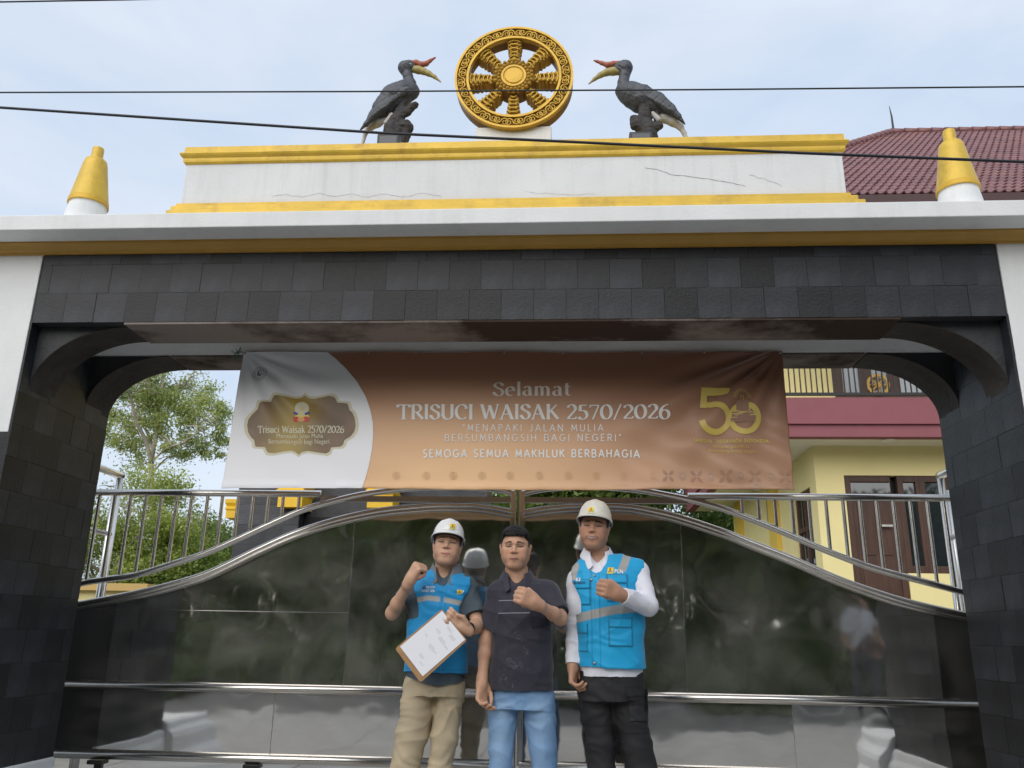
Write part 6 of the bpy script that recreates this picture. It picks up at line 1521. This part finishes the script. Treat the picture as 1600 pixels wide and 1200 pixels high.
o2, s2_, p2_ = person('bare headed young man in a navy polo shirt and blue jeans, fist at his chest', Y2, (C2, R2), (.56, .32, .21), J2, T2,
    {'L': (.78, .053, .056, .04), 'R': (.86, .054, .058, .04)}, L2g, P2, (M_polo, navy_cols), (mat('denim', attr=True, rough=.8, bump=.25, bs=500), denim),
    hem=lambda X: at(805, 1078, Y2)[2]+0*X, neck_open=(.075, .0), pants_top=[(1062, 769, 861, .10), (1085, 766, 864, .108), (1108, 768, 865, .11)], hands=(f2, h2),
    collar=(M_polo, 7., lambda V: np.tile(NAVY*1.25, (len(V), 1))))
b2 = bvh_of(s2_)
for ya in (937.5, 957.5): patch('stripe', [(778, ya), (829, ya-.6), (829, ya+.5), (778, ya+1.1)], mat('stripe_pale%d' % ya, (.30, .28, .33), .7), b2, s2_, Y2-.12, 16, .002)
patch('breast_pocket', [(829, 955), (855, 951), (858, 978), (832, 982)], mat('polo_pocket', tuple(NAVY*.8), .8), b2, s2_, Y2, 8, .004)
patch('logo_patch', [(832.5, 944), (836, 944), (836, 950), (832.5, 950)], M_py, b2, s2_, Y2, 2, .007)
# hair: thick crown, shaved sides
class _SV2(_SV):
    def mesh(s): return s.v.mesh()
    def grid(s, a): return s.v.grid(a)
def hair_cap():
    v = Vol(axis((C2[0]-.1, C2[0]+.1, .0028)), axis((C2[1]-.14, C2[1]+.13, .0028)), axis((C2[2]-.02, C2[2]+.15, .0028)))
    T = lambda x, f, z: C2+R2@np.array([x, f, z])*HS
    v = _SV2(v)
    v.ell(T(0, -.012, .036), (.0825, .097, .088), .01, Rm=R2); v.ell(T(0, .030, .072), (.066, .058, .044), .025, Rm=R2)
    v.cone(T(-.045, .060, .070), T(.045, .060, .070), .020, .020, .02)
    X, Yg, Z = v.grid((slice(None),)*3)
    q = [(X-C2[0])*R2[0][i]+(Yg-C2[1])*R2[1][i]+(Z-C2[2])*R2[2][i] for i in range(3)]
    ax_ = np.abs(q[0]); low = .062-.044*sstep(ax_, .046, .062)*sstep(.058-q[1], 0, .03)-np.clip(.0-q[1], 0, .1)*.7        # hairline, dropping towards the back
    v = v.v; v.d = np.maximum(v.d, (low*HS-q[2])).astype(np.float32)
    V, F = v.mesh(); Nn = vnormals(V, F); V = V+Nn*(.0035*noise3(V*np.array([120, 120, 60]), 3)+.003*noise3(V*45, 4))[:, None]
    mesh('hair', V, F, M_hair, o2, smooth=True)
hair_cap()

# ---- left man -------------------------------------------------------
Y1 = 4.42
C1 = at(699, 854, Y1-.03); R1 = hrot(.10, .16, -.02+.09)
J1 = {'L': [at(653, 915, Y1), at(613, 958, Y1-.06), at(640, 908, Y1-.20)], 'R': [at(731, 918, Y1), at(747, 978, Y1-.06), at(728, 983, Y1-.20)]}
T1 = [(890, 676, 712, .055), (904, 655, 729, .085), (925, 643, 734, .112), (950, 640, 735, .118), (1000, 637, 728, .118), (1040, 634, 727, .12), (1078, 634, 728, .115)]
L1g = [[(656, 1068, 24), (651, 1110, 26), (643, 1150, 25), (633, 1200, 23), (624, 1300, 19), (620, 1372, 16)], [(704, 1068, 22), (701, 1110, 22), (695, 1150, 21), (687, 1200, 19), (683, 1300, 18), (682, 1372, 15)]]
def f1(v): fist(v, J1['L'][2], (.48, -.2, .82), (.62, .70, -.25), s=1, sc=1.0)
CH = at(714, 978, Y1-.215)
def h1(v):
    W_ = J1['R'][2]; d = unit(CH-W_+np.array([-.02, 0, .03])); p = np.array([0, 1., 0.]); p = unit(p-d*(p@d)); t = unit(np.cross(d, p)); t = t if t[2] > 0 else -t
    Q = lambda a, b_, c: W_+d*a+p*b_+t*c
    v.cone(Q(-.02, 0, 0), Q(.02, 0, 0), .025, .028, .02)
    for c in (-.026, -.009, .009, .026): v.cone(Q(.01, 0, c*.6), Q(.066, -.004, c), .0165, .0125, .012)
    for i, c in enumerate((-.030, -.0105, .0095, .028)):               # fingers folded over the board's edge
        r = (.0085, .0095, .0098, .0094)[i]; a = Q(.070, -.004, c); b_ = Q(.100, -.012+.002*i, c+.004); e = Q(.118, .010, c+.006); g_ = Q(.112, .026, c+.006)
        v.cone(a, b_, r*1.1, r, .004); v.cone(b_, e, r, r*.92, .003); v.cone(e, g_, r*.9, r*.8, .003)
    v.cone(Q(.015, -.012, .024), Q(.046, -.022, .038), .015, .012, .008); v.cone(Q(.046, -.022, .038), Q(.076, -.026, .030), .0112, .0095, .003)
SH1 = np.array([.06, .085, .105])
M_gs = mat('shirt_grey_blue', tuple(SH1), .8, var=.15, vs=6, bump=.15, bs=320)
M_gsl = mat('collar_grey', (.16, .175, .19), .8, bump=.15, bs=320)
M_khaki = mat('khaki', (.47, .385, .26), .85, var=.08, vs=4, bump=.15, bs=350)
P1 = dict(neck=at(697, 893.5, Y1+.015), fw=.98, crotch=(690, 1100), lip=(.52, .20, .17), grin=2.2, eye=.0026, browlift=.002, shade=0, armr=(.040, .036, .034, .023), pw=1.35)
o1, s1_, p1_ = person('young man in a white hard hat and blue vest holding the clipboard, fist raised', Y1, (C1, R1), (.56, .335, .225), J1, T1,
    {'L': (.62, .056, .066, .04), 'R': (.72, .054, .060, .04)}, L1g, P1, M_gs, M_khaki,
    hem=lambda X: at(690, 1068, Y1)[2]+.020*np.cos((X-at(692, 1060, Y1)[0])*14)*-1+.012, neck_open=(.085, .0), pants_top=[(1046, 640, 722, .095), (1066, 637, 723, .10), (1088, 634, 723, .105)], hands=(f1, h1),
    collar=(M_gsl, 7.))
def vcol1(V, Nn):
    c = np.tile(CYd, (len(V), 1)); nn = fold_noise(V, 3)[:, None]; c = c*(1+.06*nn)
    b = bands(V, Y1, [(620, 943), (646, 938), (668, 934), (693, 937), (697, 937.5), (727, 944), (745, 950)], .0125); b = (b*sstep(np.abs(V[:, 0]-P1['neck'][0]-.004), .007, .011))[:, None]; c = c*(1-b)+GR*b
    z0 = at(690, 1047, Y1-.12)[2]; c[np.abs(V[:, 2]-z0) < .0018] *= .7; c[np.abs(V[:, 0]-P1['neck'][0]-.004) < .0022] *= .75
    return c
PK3 = [(948, 897, 981, 940, .33), (951, 966, 988, 1010, .33), (897, 905, 922, 945, .36), (899, 973, 918, 1018, .36)]
v1 = vest(o1, Y1, T1, J1, M_vest, .011, (.0, .020), (.062, .004, .062, .026), lambda X: at(690, 1051, Y1)[2]+0*X, 0, [], vcol1, wr=1.15, nb=P1['neck'])
b1 = bvh_of(v1)
logo(716.8, 924.5, 7, 7, b1, v1, Y1-.12); text_decal('P', 721.5, 724, 926.5, 922, M_pw2, b1, v1, Y1-.12, bold=.05)
patch('badge_patch', [(659, 915), (664, 915), (664, 920), (659, 920)], M_pn, b1, v1, Y1-.12, 2)
text_decal('PERSERO', 665, 679, 919, 915.5, M_pw2, b1, v1, Y1-.12); text_decal('KONST 2026', 659, 679, 925, 921, M_pw2, b1, v1, Y1-.12, bold=.03)
hh, bh = hard_hat(C1, R1, M_shell, o1, None, Y1, rim_z=.044, tilt=.12, sc=.94)
logo(706.5, 821.5, 8.5, 8.5, bh, hh, Y1-.13, lift=.0075); text_decal('PLN', 702, 709.5, 829.5, 827, M_pb, bh, hh, Y1-.13, bold=.01, lift=.0075)
# wristwatch
wa, wb = J1['R'][1], J1['R'][2]; wd_ = unit(wb-wa); wc_ = wa+(wb-wa)*.80
m = MB(); m.tube([wc_-wd_*.011, wc_-wd_*.008, wc_+wd_*.008, wc_+wd_*.011], [.029, .0315, .0315, .029], 20); wt = m.build('wristwatch', M_black, o1, smooth=True)
# clipboard
Yc = Y1-.245
cb = [at(690.5, 951, Yc+.02), at(730, 1000.5, Yc+.01), at(657, 1067, Yc-.01), at(617, 1013.5, Yc)]
def quadpoly(c, nrm_, th): return [tuple(q) for q in c], nrm_*th
nb_ = unit(np.cross(cb[1]-cb[0], cb[3]-cb[0])); nb_ = nb_ if nb_[1] < 0 else -nb_
ctr = sum(cb)/4
def rounded(c, r, n=4):
    out = []
    for i in range(4):
        p, a, b_ = c[i], c[i-1], c[(i+1) % 4]; u, w_ = unit(a-p), unit(b_-p)
        for k in range(n+1):
            t = k/n*math.pi/2; out.append(p+u*r*(1-math.sin(t))+w_*r*(1-math.cos(t)))
    return out
cl_o = thing('clipboard', 'brown clipboard with a white handwritten sheet held by the left man', 'clipboard', tuple(float(q) for q in ctr))
M_board = mat('hardboard', (.36, .20, .085), .6, var=.15, vs=30, bump=.2, bs=200)
MB().prism(rounded(cb, .012), -nb_*.003).build('board', M_board, cl_o, bevel=.0008)
ex, ez = unit(cb[1]-cb[0]), unit(cb[3]-cb[0]); W0, H0 = np.linalg.norm(cb[1]-cb[0]), np.linalg.norm(cb[3]-cb[0])
def cp(u, v_, l=.0): return cb[0]+(cb[1]-cb[0])*u+(cb[3]-cb[0])*v_*(1)+nb_*l
pc = [cp(.045, .02), cp(.955, .02), cp(.955, .915), cp(.045, .915)]; pc = [q+nb_*.0012 for q in pc]
MB().prism(pc, nb_*.0008).build('paper', mat('paper', (.80, .80, .84), .7, bump=.1, bs=20), cl_o)
m = MB(); rg = random.Random(12); Mi = mat('ink', (.10, .10, .13), .7)
blocks = [(.18, .08, .16, 2), (.42, .10, .20, 3), (.62, .14, .18, 4), (.30, .26, .16, 3), (.50, .30, .22, 4), (.70, .33, .15, 2), (.20, .46, .10, 2), (.46, .50, .2, 4), (.66, .52, .12, 2), (.50, .72, .16, 3), (.62, .80, .16, 2)]
for (u, v_, w_, n) in blocks:
    for i in range(n):
        vv = v_+i*.016; uu = u+rg.uniform(-.02, .02); pts = []
        for k in range(12): pts.append(cp(uu+w_*k/11*rg.uniform(.9, 1), vv+rg.uniform(-.004, .004), .0022))
        m.tube(pts, .00035, 3, caps=False)
mi = m.build('handwriting', Mi, cl_o); mi['kind'] = 'stuff'

# ---- right man ------------------------------------------------------
Y3 = 4.42
C3 = at(928.5, 825.5, Y3-.03); R3 = hrot(-.14, .02, .07)
J3 = {'L': [at(903, 908, Y3), at(897, 975, Y3+.0), at(895, 1040, Y3-.05)], 'R': [at(995, 893, Y3), at(1013, 947, Y3-.11), at(968, 929, Y3-.26)]}
T3 = [(868, 915, 966, .06), (885, 900, 993, .09), (910, 893, 1002, .120), (950, 897, 1003, .132), (1000, 903, 1004, .138), (1040, 904, 1005, .138), (1075, 904, 1006, .13)]
L3g = [[(931, 1080, 27), (934, 1120, 25), (938, 1160, 23), (941, 1205, 22), (944, 1300, 19), (946, 1372, 16)], [(977, 1080, 27), (984, 1120, 27), (993, 1160, 25), (1002, 1205, 25), (1012, 1300, 20), (1018, 1372, 16)]]
def f3(v): fist(v, J3['R'][2], (-.80, -.45, .30), (-.40, .90, .10), s=-1, sc=1.08)
def h3(v): relaxed_hand(v, J3['L'][2], (0, -.2, -1), (.85, -.3, .1), s=-1, sc=1.0, curl=.8)
WH = np.array([.74, .74, .80])
M_ws = mat('white_shirt', tuple(WH), .7, var=.02, bump=.12, bs=320)
M_bp = mat('black_trousers', (.013, .013, .015), .75, var=.25, vs=6, bump=.2, bs=300)
P3 = dict(neck=at(933, 870, Y3+.02), fw=1.03, smile=1, crotch=(955, 1108), lip=(.30, .11, .09), eye=.0024, armr=(.040, .033, .030, .025))
o3, s3_, p3_ = person('smiling man in a cream hard hat, pocketed blue vest and white long sleeved shirt', Y3, (C3, R3), (.47, .255, .165), J3, T3,
    {'L': (1.97, .056, .047, .037), 'R': (1.90, .058, .052, .040)}, L3g, P3, M_ws, M_bp,
    hem=lambda X: at(955, 1057, Y3)[2]+.0*X, neck_open=(.085, -.004), pants_top=[(1048, 905, 1006, .125), (1070, 903, 1008, .13), (1095, 905, 1006, .125)], hands=(f3, h3), collar=(M_ws, 6.), wr=.9)
def vcol3(V, Nn):
    c = np.tile(CY, (len(V), 1)); c = c*(1+.05*fold_noise(V, 5)[:, None])
    b = bands(V, Y3, [(885, 966), (905, 965), (930, 959), (960, 953), (985, 950), (1012, 951)], .0215); b = b[:, None]; c = c*(1-b)+GR*b
    fr = Nn[:, 1] < -.2; x, z = V[:, 0], V[:, 2]
    for (pxl, pyt, pxr, pyb, flap) in PK3:                  # stitched seams, with the flap shadow darkened into the cloth colour
        a, d = at(pxl, pyt, Y3-.12), at(pxr, pyb, Y3-.12); zf = a[2]-(a[2]-d[2])*flap; ins = (x > a[0]-.004) & (x < d[0]+.004) & (z > d[2]-.004) & (z < a[2]+.004) & fr
        e = np.minimum(np.minimum(np.abs(x-a[0]), np.abs(x-d[0])), np.minimum(np.minimum(np.abs(z-a[2]), np.abs(z-d[2])), np.abs(z-zf)))
        c = c*(1-.42*(ins*(1-sstep(e, .002, .006)))[:, None])
    for xs_, w_ in ((924.5, .003), (937, .002)):
        c = c*(1-.3*(fr*(1-sstep(np.abs(x-at(xs_, 960, Y3-.13)[0]), w_*.4, w_*1.6)))[:, None])
    # reflective bars over the shoulders
    for (pa, pb) in (((981, 866), (971, 893)), ((899, 884), (893, 906))):
        a, d = at(*pa, Y3-.05), at(*pb, Y3-.10); t = np.clip(((V[:, 0]-a[0])*(d[0]-a[0])+(V[:, 2]-a[2])*(d[2]-a[2]))/((d[0]-a[0])**2+(d[2]-a[2])**2), 0, 1)
        q = np.hypot(V[:, 0]-a[0]-t*(d[0]-a[0]), V[:, 2]-a[2]-t*(d[2]-a[2])); c[(q < .020) & (V[:, 2] > d[2]) ] = GR
    return c
v3 = vest(o3, Y3, T3, J3, M_vest, .014, (.0, .036), (.066, -.014, .068, .034), lambda X: at(955, 1043, Y3)[2]+.04*(X-at(955, 1043, Y3)[0])*-.3, 0,
    PK3, vcol3, wr=1.1, nb=P3['neck'])
b3 = bvh_of(v3)
logo(953.5, 891, 9.5, 10, b3, v3, Y3-.13, skew=1.2); text_decal('PLN', 960.5, 974, 894.5, 888.5, M_pw2, b3, v3, Y3-.13, slope=1, bold=.035)
text_decal('K3', 900, 907, 907, 902, M_pw2, b3, v3, Y3-.13, bold=.05); text_decal('KESELAMATAN', 894, 914, 912, 908.5, M_pn, b3, v3, Y3-.13)
for px, py in ((924, 906), (929, 899), (929, 1036)):
    q = at(px, py, Y3-.13); h = b3.ray_cast(Vector((q[0], 3.6, q[2])), Vector((0, 1, 0))); yy_ = h[0].y if h[0] is not None else Y3-.14
    MB().lathe([(.0075, -.002), (.007, .002), (.003, .004)], (q[0], yy_-.002, q[2]), 12, 'y').build('snap_button', M_steeld, v3, smooth=True)
hh3, bh3 = hard_hat(C3, R3, M_shell2, o3, None, Y3, rim_z=.042, tilt=.18, sc=.98)
logo(923.5, 797, 9, 9, bh3, hh3, Y3-.13, lift=.0075); text_decal('PLN', 918.5, 928.5, 805, 802, M_pb, bh3, hh3, Y3-.13, bold=.01, lift=.0075)
# cargo pocket on the trousers
bp3 = bvh_of(p3_)
M_bp2 = mat('black_pocket', (.016, .016, .018), .75, bump=.2, bs=300)
for nm, cs_, lf in (('cargo_pocket', [(981, 1079), (1012, 1079), (1015, 1127), (984, 1126)], .007), ('pocket_flap', [(978, 1074), (1013, 1076), (1015, 1088), (979, 1087)], .012), ('knee_seam', [(908, 1131), (957, 1131), (957, 1133.5), (908, 1133.5)], .004), ('knee_seam', [(968, 1142), (1012, 1142), (1012, 1145), (968, 1145)], .004)):
    q = patch(nm, cs_, M_bp2, bp3, p3_, Y3-.08, 10, lf)

# ---- onlooker, seen only in the steel sheets
Y4 = -1.7
def w4(x, z, y=0): return np.array([3.98+x, Y4+y, z])
def onlooker():
    o = thing('person', 'onlooker in a pale short sleeved shirt, hands on hips, seen mirrored in the gate', 'person', (3.98, Y4, 0))
    v = Vol(axis((3.5, 4.5, .008)), axis((Y4-.25, Y4+.25, .008)), axis((0, 1.80, .008)))
    hc = w4(0, 1.58); v.ell(hc, (.075, .095, .115), .02); v.ell(hc+[0, .09, -.02], (.012, .02, .02), .01); v.cone(w4(0, 1.5), w4(0, 1.38), .055, .06, .03)
    for s in (-1, 1):
        v.ell(hc+[s*.075, 0, -.01], (.012, .02, .03), .01); v.cone(w4(s*.17, 1.36), w4(s*.34, 1.10, -.06), .045, .038, .02); v.cone(w4(s*.34, 1.10, -.06), w4(s*.18, 1.0, .06), .036, .026, .02)
        relaxed_hand(v, w4(s*.18, 1.0, .06), (-s*.6, .5, -.4), (-s*.3, -.6, -.2), s=s, sc=.95, curl=.4); v.cone(w4(s*.09, .9), w4(s*.13, .06), .05, .03, .03)
    v.cone(w4(0, 1.3), w4(0, .95), .09, .08, .05); V, F = v.mesh(); mesh('body', V, F, M_skin, o, smooth=True, colors=np.tile(np.array([.3, .17, .11]), (len(V), 1)))
    v = Vol(axis((3.5, 4.5, .008)), axis((Y4-.25, Y4+.25, .008)), axis((.8, 1.5, .008)))
    v.ell(w4(0, 1.18), (.20, .13, .32), .03); 
    for s in (-1, 1): v.cone(w4(s*.06, 1.38), w4(s*.17, 1.36), .06, .06, .04); v.cone(w4(s*.17, 1.36), w4(s*.26, 1.22, -.03), .062, .06, .03)
    cut(v, lambda X, Y_, Z: .92-Z); V, F = v.mesh(); mesh('shirt', V, F, mat('pale_shirt', (.45, .46, .5), .8), o, smooth=True)
    v = Vol(axis((3.5, 4.5, .009)), axis((Y4-.25, Y4+.25, .009)), axis((.05, 1.02, .009))); v.ell(w4(0, .93), (.175, .13, .14), .03)
    for s in (-1, 1): v.cone(w4(s*.09, .88), w4(s*.12, .48), .092, .07, .04); v.cone(w4(s*.12, .48), w4(s*.13, .08), .07, .055, .03)
    V, F = v.mesh(); mesh('trousers', V, F, mat('dark_trousers', (.03, .035, .05), .8), o, smooth=True)
    for s in (-1, 1):
        v = Vol(axis((3.7, 4.3, .008)), axis((Y4-.2, Y4+.25, .008)), axis((0, .14, .008))); v.cone(w4(s*.13, .05, -.04), w4(s*.14, .04, .15), .045, .035, .02); V, F = v.mesh(); mesh('shoe', V, F, M_shoe, o, smooth=True)
    v = Vol(axis((3.85, 4.1, .006)), axis((Y4-.13, Y4+.12, .006)), axis((1.55, 1.75, .006))); v.ell(hc+[0, -.015, .03], (.082, .10, .10), .01); cut(v, lambda X, Y_, Z: (1.62+(Y_-Y4)*.55)-Z); V, F = v.mesh(); mesh('hair', V, F, M_hair, o, smooth=True)
onlooker()
